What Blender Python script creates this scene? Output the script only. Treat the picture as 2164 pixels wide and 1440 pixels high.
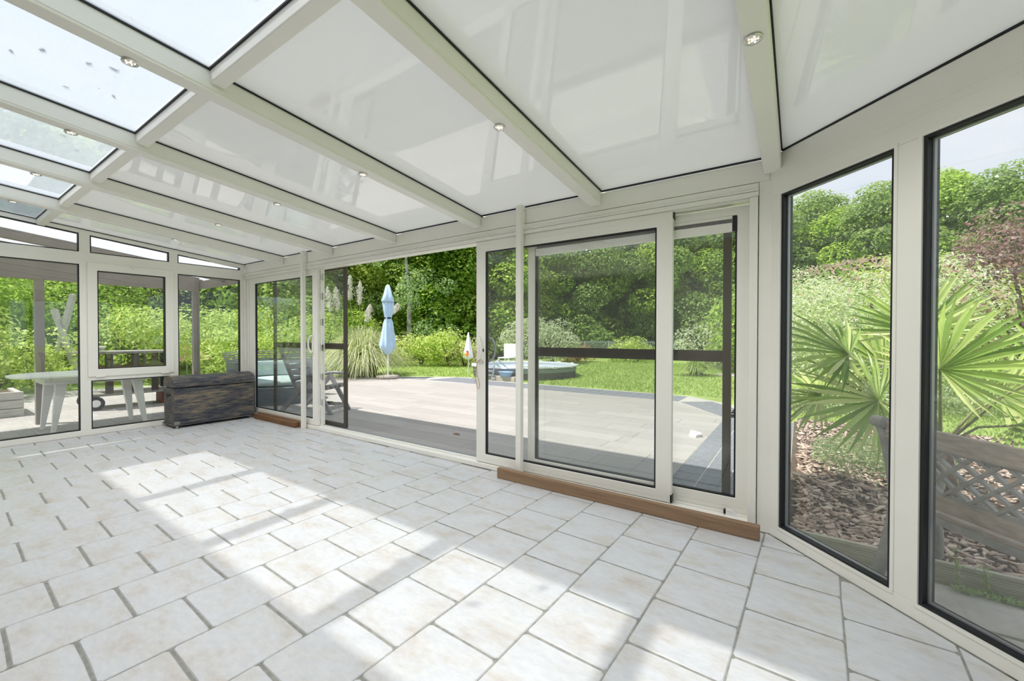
import bpy, bmesh, math, random
import numpy as np
from mathutils import Vector, Matrix
random.seed(7); rng = np.random.default_rng(7)
for o in list(bpy.data.objects): bpy.data.objects.remove(o)
S = bpy.context.scene
COL = S.collection
# ------------------------------------------------------------------ camera
yaw, pit, rol = math.radians(34.493), math.radians(-0.645), math.radians(0.078)
fw = Vector((-math.sin(yaw)*math.cos(pit), math.cos(yaw)*math.cos(pit), math.sin(pit)))
rt0 = Vector((math.cos(yaw), math.sin(yaw), 0)); up0 = rt0.cross(fw)
rt = rt0*math.cos(rol)+up0*math.sin(rol); up = up0*math.cos(rol)-rt0*math.sin(rol)
cd = bpy.data.cameras.new('camera'); cd.sensor_width = 36; cd.sensor_fit = 'HORIZONTAL'
cd.lens = 36*886.97/2164; cd.clip_start = .02; cd.clip_end = 400
cam = bpy.data.objects.new('camera', cd); COL.objects.link(cam)
M = Matrix((rt, up, -fw)).transposed().to_4x4(); M.translation = Vector((.855, -2.902, 1.171))
cam.matrix_world = M
S.camera = cam
# ------------------------------------------------------------------ exposure, sky, sun
S.view_settings.view_transform = 'Standard'; S.view_settings.look = 'None'
S.view_settings.gamma = 1; S.view_settings.use_curve_mapping = False
S.view_settings.exposure = 0.71
SKY, SUN, LAMP = 0.72, 3.9, 14.0
W = bpy.data.worlds.new('sky'); S.world = W; W.use_nodes = True
nt = W.node_tree; nt.nodes.clear()
tc = nt.nodes.new('ShaderNodeTexCoord'); mp = nt.nodes.new('ShaderNodeMapping'); mp.inputs['Scale'].default_value = (1.2, 1.2, 3.2)
nz = nt.nodes.new('ShaderNodeTexNoise'); nz.inputs['Scale'].default_value = 1.8; nz.inputs['Detail'].default_value = 8; nz.inputs['Roughness'].default_value = .55
rp = nt.nodes.new('ShaderNodeValToRGB')
rp.color_ramp.elements[0].position = .36; rp.color_ramp.elements[0].color = (.60, .70, .86, 1)
rp.color_ramp.elements[1].position = .64; rp.color_ramp.elements[1].color = (.80, .83, .88, 1)
bg = nt.nodes.new('ShaderNodeBackground'); bg.inputs['Strength'].default_value = SKY
wo = nt.nodes.new('ShaderNodeOutputWorld')
L = nt.links.new
L(tc.outputs['Generated'], mp.inputs['Vector']); L(mp.outputs['Vector'], nz.inputs['Vector']); L(nz.outputs['Fac'], rp.inputs['Fac'])
L(rp.outputs['Color'], bg.inputs['Color']); L(bg.outputs['Background'], wo.inputs['Surface'])
sd = bpy.data.lights.new('sun', 'SUN'); sd.energy = SUN; sd.angle = math.radians(1.1); sd.color = (1, .96, .90)
sun = bpy.data.objects.new('sun', sd); COL.objects.link(sun)
sun.rotation_euler = Vector((.30, .379, -1)).to_track_quat('-Z', 'Y').to_euler(); sun.location = (-3, -5, 9)
# ------------------------------------------------------------------ materials
def nodes(name):
    m = bpy.data.materials.new(name); m.use_nodes = True
    n = m.node_tree; n.nodes.clear()
    return m, n, n.nodes.new('ShaderNodeOutputMaterial')
def princ(n, out, col, rough, spec=.5, metal=0):
    p = n.nodes.new('ShaderNodeBsdfPrincipled'); p.inputs['Base Color'].default_value = (*col, 1)
    p.inputs['Roughness'].default_value = rough; p.inputs['Specular IOR Level'].default_value = spec; p.inputs['Metallic'].default_value = metal
    n.links.new(p.outputs[0], out.inputs['Surface']); return p
def coords(n, scale, obj=False, rot=(0,0,0)):
    mpn = n.nodes.new('ShaderNodeMapping'); mpn.inputs['Scale'].default_value = scale; mpn.inputs['Rotation'].default_value = rot
    if obj:
        t = n.nodes.new('ShaderNodeTexCoord'); n.links.new(t.outputs['Object'], mpn.inputs['Vector'])
    else:
        t = n.nodes.new('ShaderNodeNewGeometry'); n.links.new(t.outputs['Position'], mpn.inputs['Vector'])
    return mpn
def noise(n, mpn, sc, det=6, ro=.6):
    z = n.nodes.new('ShaderNodeTexNoise'); z.inputs['Scale'].default_value = sc; z.inputs['Detail'].default_value = det; z.inputs['Roughness'].default_value = ro
    if mpn: n.links.new(mpn.outputs[0], z.inputs['Vector'])
    return z
def ramp(n, fac, stops):
    r = n.nodes.new('ShaderNodeValToRGB'); e = r.color_ramp.elements
    while len(e) < len(stops): e.new(.5)
    for i, (p, c) in enumerate(stops): e[i].position = p; e[i].color = (*c, 1)
    n.links.new(fac, r.inputs['Fac']); return r
def mixc(n, fac, a, b, mode='MIX'):
    x = n.nodes.new('ShaderNodeMix'); x.data_type = 'RGBA'; x.blend_type = mode
    for s, v in ((0, fac), (6, a), (7, b)):
        if isinstance(v, (int, float)): x.inputs[s].default_value = v
        elif isinstance(v, tuple): x.inputs[s].default_value = (*v, 1)
        else: n.links.new(v, x.inputs[s])
    return x.outputs[2]
def bump(n, p, h, st, dist=.01):
    b = n.nodes.new('ShaderNodeBump'); b.inputs['Strength'].default_value = st; b.inputs['Distance'].default_value = dist
    n.links.new(h, b.inputs['Height']); n.links.new(b.outputs[0], p.inputs['Normal'])
def plain(name, col, rough=.5, spec=.5, metal=0, var=.06, sc=8):
    m, n, o = nodes(name); p = princ(n, o, col, rough, spec, metal)
    if var:
        z = noise(n, coords(n, (1,1,1)), sc)
        lo = tuple(c*(1-var) for c in col); hi = tuple(min(1, c*(1+var)) for c in col)
        n.links.new(ramp(n, z.outputs['Fac'], [(.3, lo), (.7, hi)]).outputs[0], p.inputs['Base Color'])
    return m
def wood(name, a, b, rough=.6, grain=(3, 40, 40), rot=(0,0,0), sc=1.5, obj=False, st=.3):
    m, n, o = nodes(name); p = princ(n, o, a, rough, .3)
    mpn = coords(n, grain, obj, rot); z = noise(n, mpn, sc, 8, .65)
    oi = n.nodes.new('ShaderNodeObjectInfo')
    r = ramp(n, z.outputs['Fac'], [(.28, a), (.72, b)])
    rv = ramp(n, oi.outputs['Random'], [(0, (.86,.86,.86)), (1, (1.0,1.0,1.0))])
    n.links.new(mixc(n, 1.0, r.outputs[0], rv.outputs[0], 'MULTIPLY'), p.inputs['Base Color'])
    bump(n, p, z.outputs['Fac'], st, .004); return m
def leafmat(name, c1, c2, c3=None, tr=.5, rough=.5, byobj=False):
    m, n, o = nodes(name)
    g = n.nodes.new('ShaderNodeNewGeometry'); oi = n.nodes.new('ShaderNodeObjectInfo')
    st = [(0, c1), (1, c2)] if c3 is None else [(0, c1), (.5, c2), (1, c3)]
    r = ramp(n, oi.outputs['Random'] if byobj else g.outputs['Random Per Island'], st)
    rv = ramp(n, oi.outputs['Random'], [(0, (.85,.9,.85)), (1, (1,1,1))])
    c = mixc(n, 1.0, r.outputs[0], rv.outputs[0], 'MULTIPLY')
    d = n.nodes.new('ShaderNodeBsdfPrincipled'); d.inputs['Roughness'].default_value = rough; d.inputs['Specular IOR Level'].default_value = .35
    t = n.nodes.new('ShaderNodeBsdfTranslucent'); x = n.nodes.new('ShaderNodeMixShader'); x.inputs[0].default_value = tr
    n.links.new(c, d.inputs['Base Color']); n.links.new(c, t.inputs['Color'])
    n.links.new(d.outputs[0], x.inputs[1]); n.links.new(t.outputs[0], x.inputs[2]); n.links.new(x.outputs[0], o.inputs['Surface'])
    return m
def glassmat(name, tint=(.97,.985,.975), f0=.045, haze=0.0, specks=0.0, spec_sc=14.0, refl=1.0):
    m, n, o = nodes(name)
    t = n.nodes.new('ShaderNodeBsdfTransparent'); t.inputs[0].default_value = (*tint, 1)
    g = n.nodes.new('ShaderNodeBsdfGlossy'); g.inputs['Roughness'].default_value = .0; g.inputs['Color'].default_value = (.95,.97,.96,1)
    lw = n.nodes.new('ShaderNodeLayerWeight'); lw.inputs[0].default_value = .5
    pw = n.nodes.new('ShaderNodeMath'); pw.operation = 'POWER'; pw.inputs[1].default_value = 5
    ma = n.nodes.new('ShaderNodeMath'); ma.operation = 'MULTIPLY_ADD'; ma.inputs[1].default_value = (1-f0)*refl; ma.inputs[2].default_value = f0
    n.links.new(lw.outputs['Facing'], pw.inputs[0]); n.links.new(pw.outputs[0], ma.inputs[0])
    x = n.nodes.new('ShaderNodeMixShader'); n.links.new(ma.outputs[0], x.inputs[0]); n.links.new(t.outputs[0], x.inputs[1]); n.links.new(g.outputs[0], x.inputs[2])
    last = x.outputs[0]
    if haze:
        d = n.nodes.new('ShaderNodeBsdfDiffuse'); d.inputs[0].default_value = (.68,.71,.75,1)
        tl = n.nodes.new('ShaderNodeBsdfTranslucent'); tl.inputs[0].default_value = (.66,.70,.76,1)
        dm = n.nodes.new('ShaderNodeMixShader'); dm.inputs[0].default_value = .6
        n.links.new(d.outputs[0], dm.inputs[1]); n.links.new(tl.outputs[0], dm.inputs[2])
        zz = noise(n, coords(n, (1, 5, 1)), 2.5, 7)
        fr = ramp(n, zz.outputs['Fac'], [(.25, (haze*.85,)*3), (.75, (min(1, haze*1.15),)*3)])
        x2 = n.nodes.new('ShaderNodeMixShader'); n.links.new(fr.outputs[0], x2.inputs[0]); n.links.new(last, x2.inputs[1]); n.links.new(dm.outputs[0], x2.inputs[2]); last = x2.outputs[0]
    if specks:
        v = n.nodes.new('ShaderNodeTexVoronoi'); v.inputs['Scale'].default_value = spec_sc; n.links.new(coords(n, (1,1,1)).outputs[0], v.inputs['Vector'])
        z2 = noise(n, coords(n, (1,1,1)), 3.0, 2)
        lt = n.nodes.new('ShaderNodeMath'); lt.operation = 'MULTIPLY'; lt.inputs[1].default_value = specks*2
        n.links.new(z2.outputs['Fac'], lt.inputs[0])
        ls = n.nodes.new('ShaderNodeMath'); ls.operation = 'LESS_THAN'; n.links.new(v.outputs['Distance'], ls.inputs[0]); n.links.new(lt.outputs[0], ls.inputs[1])
        dd = n.nodes.new('ShaderNodeBsdfDiffuse'); dd.inputs[0].default_value = (.10,.11,.09,1)
        x3 = n.nodes.new('ShaderNodeMixShader'); n.links.new(ls.outputs[0], x3.inputs[0]); n.links.new(last, x3.inputs[1]); n.links.new(dd.outputs[0], x3.inputs[2]); last = x3.outputs[0]
    n.links.new(last, o.inputs['Surface']); return m
def emit(name, col, st):
    m, n, o = nodes(name); e = n.nodes.new('ShaderNodeEmission'); e.inputs[0].default_value = (*col, 1); e.inputs[1].default_value = st
    n.links.new(e.outputs[0], o.inputs['Surface']); return m

def m_tile():
    m, n, o = nodes('stone_tile'); p = princ(n, o, (.8,.8,.8), .38, .4)
    oi = n.nodes.new('ShaderNodeObjectInfo')
    vm = n.nodes.new('ShaderNodeVectorMath'); vm.operation = 'SCALE'; vm.inputs['Scale'].default_value = 37
    cv = n.nodes.new('ShaderNodeCombineXYZ')
    for i in range(3): n.links.new(oi.outputs['Random'], cv.inputs[i])
    n.links.new(cv.outputs[0], vm.inputs[0])
    g = n.nodes.new('ShaderNodeNewGeometry'); ad = n.nodes.new('ShaderNodeVectorMath'); n.links.new(g.outputs['Position'], ad.inputs[0]); n.links.new(vm.outputs[0], ad.inputs[1])
    mpn = n.nodes.new('ShaderNodeMapping'); mpn.inputs['Scale'].default_value = (1.0, 2.0, 1); n.links.new(ad.outputs[0], mpn.inputs[0])
    a = noise(n, mpn, 4.2, 10, .68); b = noise(n, mpn, 22, 6, .7)
    r = ramp(n, a.outputs['Fac'], [(.38, (.655,.67,.70)), (.51, (.64,.645,.655)), (.60, (.61,.59,.57)), (.70, (.56,.51,.46))])
    r2 = ramp(n, b.outputs['Fac'], [(.30, (.88,.885,.90)), (.60, (1,1,1))])
    n.links.new(mixc(n, 1.0, r.outputs[0], r2.outputs[0], 'MULTIPLY'), p.inputs['Base Color'])
    bump(n, p, b.outputs['Fac'], .12, .003); return m
def m_chest():
    m, n, o = nodes('worn_black_wood'); p = princ(n, o, (.1,.1,.1), .55, .4)
    a = noise(n, coords(n, (9, 2.4, 24)), 2.6, 10, .75); b = noise(n, coords(n, (3, 1.2, 4)), 2.0, 5)
    ad = n.nodes.new('ShaderNodeMath'); ad.operation = 'MULTIPLY_ADD'; ad.inputs[1].default_value = .55; n.links.new(b.outputs['Fac'], ad.inputs[0]); n.links.new(a.outputs['Fac'], ad.inputs[2])
    r = ramp(n, ad.outputs[0], [(.62, (.022,.027,.045)), (.76, (.085,.085,.095)), (.86, (.20,.165,.12)), (.98, (.34,.26,.17))])
    n.links.new(r.outputs[0], p.inputs['Base Color']); bump(n, p, a.outputs['Fac'], .3, .004); return m
def m_panel():
    m, n, o = nodes('glossy_white_panel'); p = princ(n, o, (.89,.895,.885), .03, 1.0); p.inputs['IOR'].default_value = 1.75
    t = n.nodes.new('ShaderNodeBsdfTranslucent'); t.inputs[0].default_value = (.90,.91,.90,1); x = n.nodes.new('ShaderNodeMixShader'); x.inputs[0].default_value = .26  # translucent share added so daylight brightens the ceiling from above
    n.links.new(p.outputs[0], x.inputs[1]); n.links.new(t.outputs[0], x.inputs[2]); n.links.new(x.outputs[0], o.inputs['Surface'])
    return m
def m_mesh(name, a, b, sx, sz):
    m, n, o = nodes(name); p = princ(n, o, a, .6, .3)
    t = n.nodes.new('ShaderNodeTexBrick'); t.inputs['Scale'].default_value = 1; t.inputs['Color1'].default_value = (*a,1); t.inputs['Color2'].default_value = (*[c*.8 for c in a],1); t.inputs['Mortar'].default_value = (*b,1)
    t.inputs['Brick Width'].default_value = sx; t.inputs['Row Height'].default_value = sz; t.inputs['Mortar Size'].default_value = sz*.2
    mp2 = coords(n, (1,1,1), rot=(math.pi/2,0,0)); n.links.new(mp2.outputs[0], t.inputs['Vector']); n.links.new(t.outputs[0], p.inputs['Base Color']); return m
def m_rattan():
    m, n, o = nodes('grey_rattan'); p = princ(n, o, (.2,.22,.24), .6, .3)
    w = n.nodes.new('ShaderNodeTexWave'); w.bands_direction = 'Z'; w.inputs['Scale'].default_value = 22; w.inputs['Distortion'].default_value = 1.2
    w2 = n.nodes.new('ShaderNodeTexWave'); w2.bands_direction = 'DIAGONAL'; w2.inputs['Scale'].default_value = 16
    c = coords(n, (1,1,1)); n.links.new(c.outputs[0], w.inputs['Vector']); n.links.new(c.outputs[0], w2.inputs['Vector'])
    mu = n.nodes.new('ShaderNodeMath'); mu.operation = 'MULTIPLY'; n.links.new(w.outputs['Fac'], mu.inputs[0]); n.links.new(w2.outputs['Fac'], mu.inputs[1])
    n.links.new(ramp(n, mu.outputs[0], [(.1, (.10,.12,.14)), (.6, (.36,.40,.43))]).outputs[0], p.inputs['Base Color']); bump(n, p, mu.outputs[0], .5, .01); return m

MT = dict(
 frame=plain('cream_aluminium', (.895,.88,.82), .38, .45, var=.02, sc=3),
 black=plain('black_rubber', (.012,.014,.018), .5, .4, var=0),
 panel=m_panel(), tile=m_tile(), grout=plain('grey_grout', (.30,.30,.275), .9, .2, var=.25, sc=30),
 glass=glassmat('clear_glass'), rglass=glassmat('dirty_roof_glass', (.95,.965,.97), .03, .41, .03, 12, .2),
 bglass=glassmat('bay_glass', (.99,.99,.985), .04, .03), hglass=glassmat('hazy_door_glass', (.995,.998,.993), .05, .02), sglass=glassmat('screen_mesh_glass', (.985,.988,.98), .035, .03),  # bay and door haze: veiling reflections put into the glass as a pale layer
 bronze=plain('bronze_aluminium', (.075,.062,.05), .4, .5, .3, var=.1), chrome=plain('chrome', (.75,.75,.75), .2, .5, 1, var=0),
 white=plain('white_plastic', (.88,.87,.86), .4, .5, var=.03), brass=plain('cut_metal', (.45,.44,.42), .35, .5, 1, var=0),
 chest=m_chest(), beam=wood('brown_softwood', (.22,.135,.08), (.40,.265,.165), .65, (1.5, 30, 30), sc=1.4),
 darkbeam=wood('dark_softwood', (.12,.055,.025), (.30,.16,.07), .6, (1.5, 30, 30), sc=1.4),
 plank=wood('wood_look_plank', (.36,.335,.315), (.46,.43,.41), .6, (1.2, 22, 1), sc=1.6, st=.08),
 paver=plain('dark_stone_paver', (.19,.20,.225), .7, .4, var=.25, sc=26), joint=plain('light_joint', (.42,.41,.38), .9, .2, var=.1),
 alu=plain('grey_aluminium', (.33,.34,.36), .4, .5, .3, var=.05),
 lawn=plain('lawn_soil', (.27,.36,.10), .9, .1, var=.25, sc=1.3), blade=leafmat('grass_blade', (.28,.40,.08), (.44,.55,.17), tr=.3),
 soil=plain('dark_soil', (.10,.07,.045), .95, .1, var=.3), chips=leafmat('bark_chip', (.20,.135,.105), (.50,.37,.295), (.74,.60,.50), tr=.0, rough=.8),
 deck=wood('weathered_deck', (.36,.35,.26), (.56,.54,.42), .8, (2, 40, 40), sc=1.4),
 deckg=wood('grey_deck_board', (.40,.39,.35), (.60,.58,.53), .8, (3, 3, 30), sc=1.6),
 iron=plain('grey_cast_iron', (.27,.26,.235), .6, .4, .1, var=.2, sc=20), benchwood=wood('aged_bench_wood', (.24,.19,.15), (.44,.37,.30), .7, (12, 12, 60), sc=1.0),
 bark=plain('tree_bark', (.12,.095,.07), .95, .1, var=.4, sc=8), birch=plain('birch_bark', (.36,.35,.32), .8, .2, var=.55, sc=4),
 para=plain('pale_blue_canvas', (.50,.66,.83), .85, .2, var=.06), navy=plain('dark_strap', (.03,.035,.06), .7, .3, var=0), stone=plain('concrete', (.46,.42,.37), .9, .2, var=.2, sc=14),
 plume=leafmat('plume', (.78,.72,.64), (.92,.89,.83), tr=.4), straw=leafmat('pampas_blade', (.34,.46,.10), (.66,.66,.36), (.88,.84,.66), tr=.35),
 palm=leafmat('palm_leaf', (.20,.33,.06), (.42,.56,.14), (.68,.74,.34), tr=.4, rough=.30, byobj=True), petiole=plain('palm_stalk', (.28,.30,.12), .5, .4, var=.15), fibre=plain('palm_fibre', (.14,.10,.07), .95, .1, var=.4, sc=30),
 gplastic=plain('grey_plastic', (.26,.25,.26), .45, .45, var=.04), cushion=plain('teal_cushion', (.45,.55,.53), .9, .1, var=.05), rattan=m_rattan(),
 pergola=plain('taupe_painted_beam', (.27,.235,.21), .6, .3, var=.08, sc=5), pool=plain('grey_pool_liner', (.13,.125,.12), .7, .3, var=.2, sc=6), poolrim=plain('pool_rim', (.50,.54,.57), .5, .4, var=.05), poolband=plain('pool_side', (.26,.29,.32), .6, .4, var=.25, sc=16),
 basin=plain('blue_plastic', (.28,.47,.75), .4, .5, var=.03), pink=plain('pink_canvas', (.72,.38,.40), .8, .2, var=.12), roof=plain('felt_roof', (.22,.20,.20), .9, .2, var=.25), fence=plain('anthracite_fence', (.045,.055,.08), .5, .4, var=0), galv=plain('galvanised_post', (.38,.43,.48), .5, .5, .3, var=.05),
 bricks=plain('cream_render', (.66,.60,.52), .85, .2, var=.08, sc=6), dark=plain('black_metal', (.02,.02,.022), .4, .5, .3, var=0), rust=plain('red_brown_metal', (.26,.09,.06), .6, .4, var=.3), tyre=plain('tyre', (.03,.03,.03), .8, .3, var=0),
 greywood=plain('silvery_wood', (.50,.48,.44), .8, .2, var=.15, sc=14), cord=plain('cord', (.48,.33,.21), .9, .1, var=.1), ceramic=plain('broken_tile', (.70,.68,.66), .6, .3, var=.05), slab=plain('stone_slab', (.42,.36,.36), .9, .2, var=.15), deadleaf=plain('dead_leaf', (.13,.13,.085), .9, .1, var=.3, sc=60),
 led=emit('led_dot', (1, .88, .68), 1.1), lens=plain('lamp_reflector', (.85,.80,.70), .25, .5, .5, var=0), red=plain('red_print', (.75,.05,.03), .7, .2, var=0), orange=plain('orange_print', (.85,.28,.03), .7, .2, var=0), yellow=plain('yellow_print', (.62,.66,.12), .7, .2, var=0),
)
mm, n, o = nodes('white_polycarbonate'); a = n.nodes.new('ShaderNodeBsdfTranslucent'); a.inputs[0].default_value = (.85,.86,.90,1); b = n.nodes.new('ShaderNodeBsdfDiffuse'); b.inputs[0].default_value = (.85,.85,.87,1); x = n.nodes.new('ShaderNodeMixShader'); x.inputs[0].default_value = .3
n.links.new(a.outputs[0], x.inputs[1]); n.links.new(b.outputs[0], x.inputs[2]); n.links.new(x.outputs[0], o.inputs['Surface']); MT['poly'] = mm
mm, n, o = nodes('pool_water'); princ(n, o, (.50,.60,.66), .06, .5); MT['water'] = mm
def lm(k, *a, **kw): MT[k] = leafmat(k, *a, **kw)
lm('lf_bright', (.26,.40,.04), (.46,.64,.09), (.66,.82,.20)); lm('lf_mid', (.18,.29,.06), (.34,.48,.12), (.50,.64,.24)); lm('lf_dark', (.14,.26,.025), (.30,.48,.05), (.48,.68,.12))
lm('lf_birch', (.26,.40,.14), (.40,.56,.22), (.56,.68,.34)); lm('lf_yellow', (0.375,0.5,0.075), (0.55,0.65,0.125), (0.688,0.725,0.25)); lm('lf_hedge', (.34,.50,.08), (.58,.72,.16), (.84,.88,.36))
lm('lf_azalea', (.46,.52,.16), (.70,.68,.34), (.88,.80,.52)); lm('lf_willow', (.42,.58,.13), (.86,.90,.56), (.95,.95,.86)); lm('lf_purple', (0.172,0.0776,0.0776), (0.38,0.207,0.19), (0.621,0.466,0.414)); lm('lf_pale', (0.408,0.504,0.24), (0.624,0.684,0.456), (0.792,0.816,0.648))
lm('lf_lav', (0.338,0.494,0.182), (0.572,0.702,0.364)); lm('lf_redshrub', (0.465,0.139,0.124), (0.527,0.465,0.124)); lm('lf_pinktip', (0.75,0.45,0.4), (0.88,0.66,0.6))
# ------------------------------------------------------------------ mesh helpers
class MB:
    def __init__(s): s.v = []; s.f = []; s.sm = False
    def add(s, vs, fs):
        k = len(s.v); s.v += [tuple(p) for p in vs]; s.f += [tuple(i+k for i in f) for f in fs]; return s
    def hexa(s, p): return s.add(p, [(0,3,2,1),(4,5,6,7),(0,1,5,4),(1,2,6,5),(2,3,7,6),(3,0,4,7)])
    def box(s, x0, x1, y0, y1, z0, z1):
        return s.hexa([(x0,y0,z0),(x1,y0,z0),(x1,y1,z0),(x0,y1,z0),(x0,y0,z1),(x1,y0,z1),(x1,y1,z1),(x0,y1,z1)])
    def bar(s, a, b, w, h, upv=(0,0,1)):
        a = Vector(a); b = Vector(b); d = (b-a).normalized(); u = Vector(upv); r = d.cross(u)
        if r.length < 1e-4: r = d.cross(Vector((1,0,0)))
        r.normalize(); u = r.cross(d).normalized(); r *= w/2; u *= h/2
        return s.hexa([a-r-u, a+r-u, a+r+u, a-r+u, b-r-u, b+r-u, b+r+u, b-r+u])
    def tube(s, pts, rad, n=8, cap=True):
        pts = [Vector(p) for p in pts]; k = len(pts)
        rad = rad if isinstance(rad, (list, tuple)) else [rad]*k
        vs = []; pr = None
        for i, p in enumerate(pts):
            d = (pts[min(i+1, k-1)]-pts[max(i-1, 0)]).normalized()
            if pr is None: pr = d.orthogonal().normalized()
            pr = (pr-d*pr.dot(d)).normalized(); q = d.cross(pr)
            vs += [p+(pr*math.cos(2*math.pi*j/n)+q*math.sin(2*math.pi*j/n))*rad[i] for j in range(n)]
        fs = [(i*n+j, i*n+(j+1) % n, (i+1)*n+(j+1) % n, (i+1)*n+j) for i in range(k-1) for j in range(n)]
        if cap: fs += [tuple(range(n))[::-1], tuple(range((k-1)*n, k*n))]
        return s.add(vs, fs)
    def lathe(s, prof, c=(0,0,0), n=24, fn=None, cap=True):
        vs = []
        for r, z in prof:
            for j in range(n):
                t = 2*math.pi*j/n; rr = r*(fn(t, z) if fn else 1)
                vs.append((c[0]+rr*math.cos(t), c[1]+rr*math.sin(t), c[2]+z))
        k = len(prof)
        fs = [(i*n+j, i*n+(j+1) % n, (i+1)*n+(j+1) % n, (i+1)*n+j) for i in range(k-1) for j in range(n)]
        if cap: fs += [tuple(range(n))[::-1], tuple(range((k-1)*n, k*n))]
        return s.add(vs, fs)
    def prism(s, poly, off):
        k = len(poly); off = Vector(off); vs = [Vector(p) for p in poly]; vs += [p+off for p in vs]
        return s.add(vs, [tuple(range(k))[::-1], tuple(range(k, 2*k))]+[(i, (i+1) % k, k+(i+1) % k, k+i) for i in range(k)])
    def ring(s, o, u, v, a, b, c, d, t, dep):     # rectangular frame in plane (u,v) from (a,c) to (b,d), width t, thickness vector dep
        o = Vector(o); u = Vector(u); v = Vector(v); dep = Vector(dep)
        if not isinstance(t, tuple): t = (t, t, t, t)      # left, right, bottom, top
        P = lambda x, y: o+u*x+v*y
        O = [P(a,c), P(b,c), P(b,d), P(a,d)]; I = [P(a+t[0],c+t[2]), P(b-t[1],c+t[2]), P(b-t[1],d-t[3]), P(a+t[0],d-t[3])]
        vs = O+I+[p+dep for p in O]+[p+dep for p in I]; fs = []
        for i in range(4):
            j = (i+1) % 4
            fs += [(i, j, 4+j, 4+i), (8+i, 12+i, 12+j, 8+j), (i, 8+i, 8+j, j), (4+i, 4+j, 12+j, 12+i)]
        return s.add(vs, fs)
    def mesh(s, name):
        me = bpy.data.meshes.new(name); me.from_pydata(s.v, [], s.f); me.update()
        bm = bmesh.new(); bm.from_mesh(me); bmesh.ops.recalc_face_normals(bm, faces=bm.faces); bm.to_mesh(me); bm.free()
        return me
def finish(o, parent=None, kind=None, bev=0, smooth=False):
    COL.objects.link(o)
    if parent is not None:
        o.parent = parent
        o.matrix_parent_inverse = Matrix.LocRotScale(parent.location, parent.rotation_euler, parent.scale).inverted() if parent.parent is None else Matrix.Identity(4)
    if kind: o['kind'] = kind
    if smooth:
        for p in o.data.polygons: p.use_smooth = True
    if bev:
        b = o.modifiers.new('edge', 'BEVEL'); b.width = bev; b.segments = 2; b.limit_method = 'ANGLE'; b.angle_limit = math.radians(40); b.harden_normals = False
    return o
def obj(name, mb, mat, parent=None, kind=None, bev=0, smooth=False):
    me = mb.mesh(name) if isinstance(mb, MB) else mb
    if not me.materials: me.materials.append(MT[mat] if isinstance(mat, str) else mat)
    return finish(bpy.data.objects.new(name, me), parent, kind, bev, smooth)
def tag(o, label, cat, group=None):
    o['label'] = label; o['category'] = cat
    if group: o['group'] = group
    return o
def thing(name, loc, label, cat, group=None):
    o = bpy.data.objects.new(name, None); o.location = loc; o.empty_display_size = .1; COL.objects.link(o); return tag(o, label, cat, group)
def struct(name, mb=None, mat=None, bev=0, loc=(0,0,0)):
    if mb is None:
        o = bpy.data.objects.new(name, None); o.location = loc; COL.objects.link(o); o['kind'] = 'structure'; return o
    return obj(name, mb, mat, None, 'structure', bev)
def inst(name, me, loc, parent, rz=0, sc=(1,1,1), rot=None):
    o = bpy.data.objects.new(name, me); COL.objects.link(o); o.location = loc; o.scale = sc
    o.rotation_euler = rot if rot is not None else (0,0,rz)
    if parent is not None:
        o.parent = parent
        if parent.parent is None: o.matrix_parent_inverse = Matrix.LocRotScale(parent.location, parent.rotation_euler, parent.scale).inverted()
    return o
def npmesh(name, V, F, mat, smooth=False):
    V = np.asarray(V, np.float32).reshape(-1, 3); F = np.asarray(F, np.int32); k = F.shape[1]; nf = F.shape[0]
    me = bpy.data.meshes.new(name); me.vertices.add(len(V)); me.vertices.foreach_set('co', V.ravel())
    me.loops.add(nf*k); me.loops.foreach_set('vertex_index', F.ravel())
    me.polygons.add(nf); me.polygons.foreach_set('loop_start', np.arange(0, nf*k, k, dtype=np.int32)); me.polygons.foreach_set('loop_total', np.full(nf, k, np.int32))
    me.update(calc_edges=True); me.validate(); me.materials.append(MT[mat])
    return me
def unit(a): return a/(np.linalg.norm(a, axis=-1, keepdims=True)+1e-9)
def leaves(name, pos, nrm, size, mat, asp=.5, droop=.0):
    n = len(pos); d = unit(rng.normal(size=(n,3))); d[:,2] -= droop; nrm = unit(nrm); t = unit(np.cross(nrm, d)); b = unit(np.cross(t, nrm)); b[:,2] -= droop*.6; b = unit(b)
    s = np.asarray(size).reshape(-1,1)*np.ones((n,1))
    V = np.stack([pos-b*s*.5, pos+t*s*asp*.5+nrm*s*.08, pos+b*s*.5, pos-t*s*asp*.5+nrm*s*.08], 1)
    return npmesh(name, V, np.arange(n*4).reshape(n,4), mat)
def lobes_cloud(lobes, per, size, up=.5, shell=.75):
    P = []; N = []
    for c, r in lobes:
        r = np.array(r)*np.ones(3); k = int(per*(r[0]*r[2])) + 20
        d = unit(rng.normal(size=(k,3))); rad = shell+(1.08-shell)*rng.random((k,1))**.6
        P.append(np.array(c)+d*rad*r); N.append(unit(d)+np.array([0,0,up])+rng.normal(size=(k,3))*.55)
    P = np.concatenate(P); N = np.concatenate(N); return P, N, size*(.6+.8*rng.random(len(P)))
def shell_lobes(R, H, z0, n, r0, r1, sq=1.0):
    out = []
    for i in range(n):
        t = 2*math.pi*rng.random(); h = rng.random(); w = max(.14, 1-h**1.5)**.75*sq
        rr = R*w*(.55+.45*rng.random()**.5); out.append(((rr*math.cos(t), rr*math.sin(t), z0+H*h), (r0+(r1-r0)*rng.random())*np.array([1,1,.72])))
    return out
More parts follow.
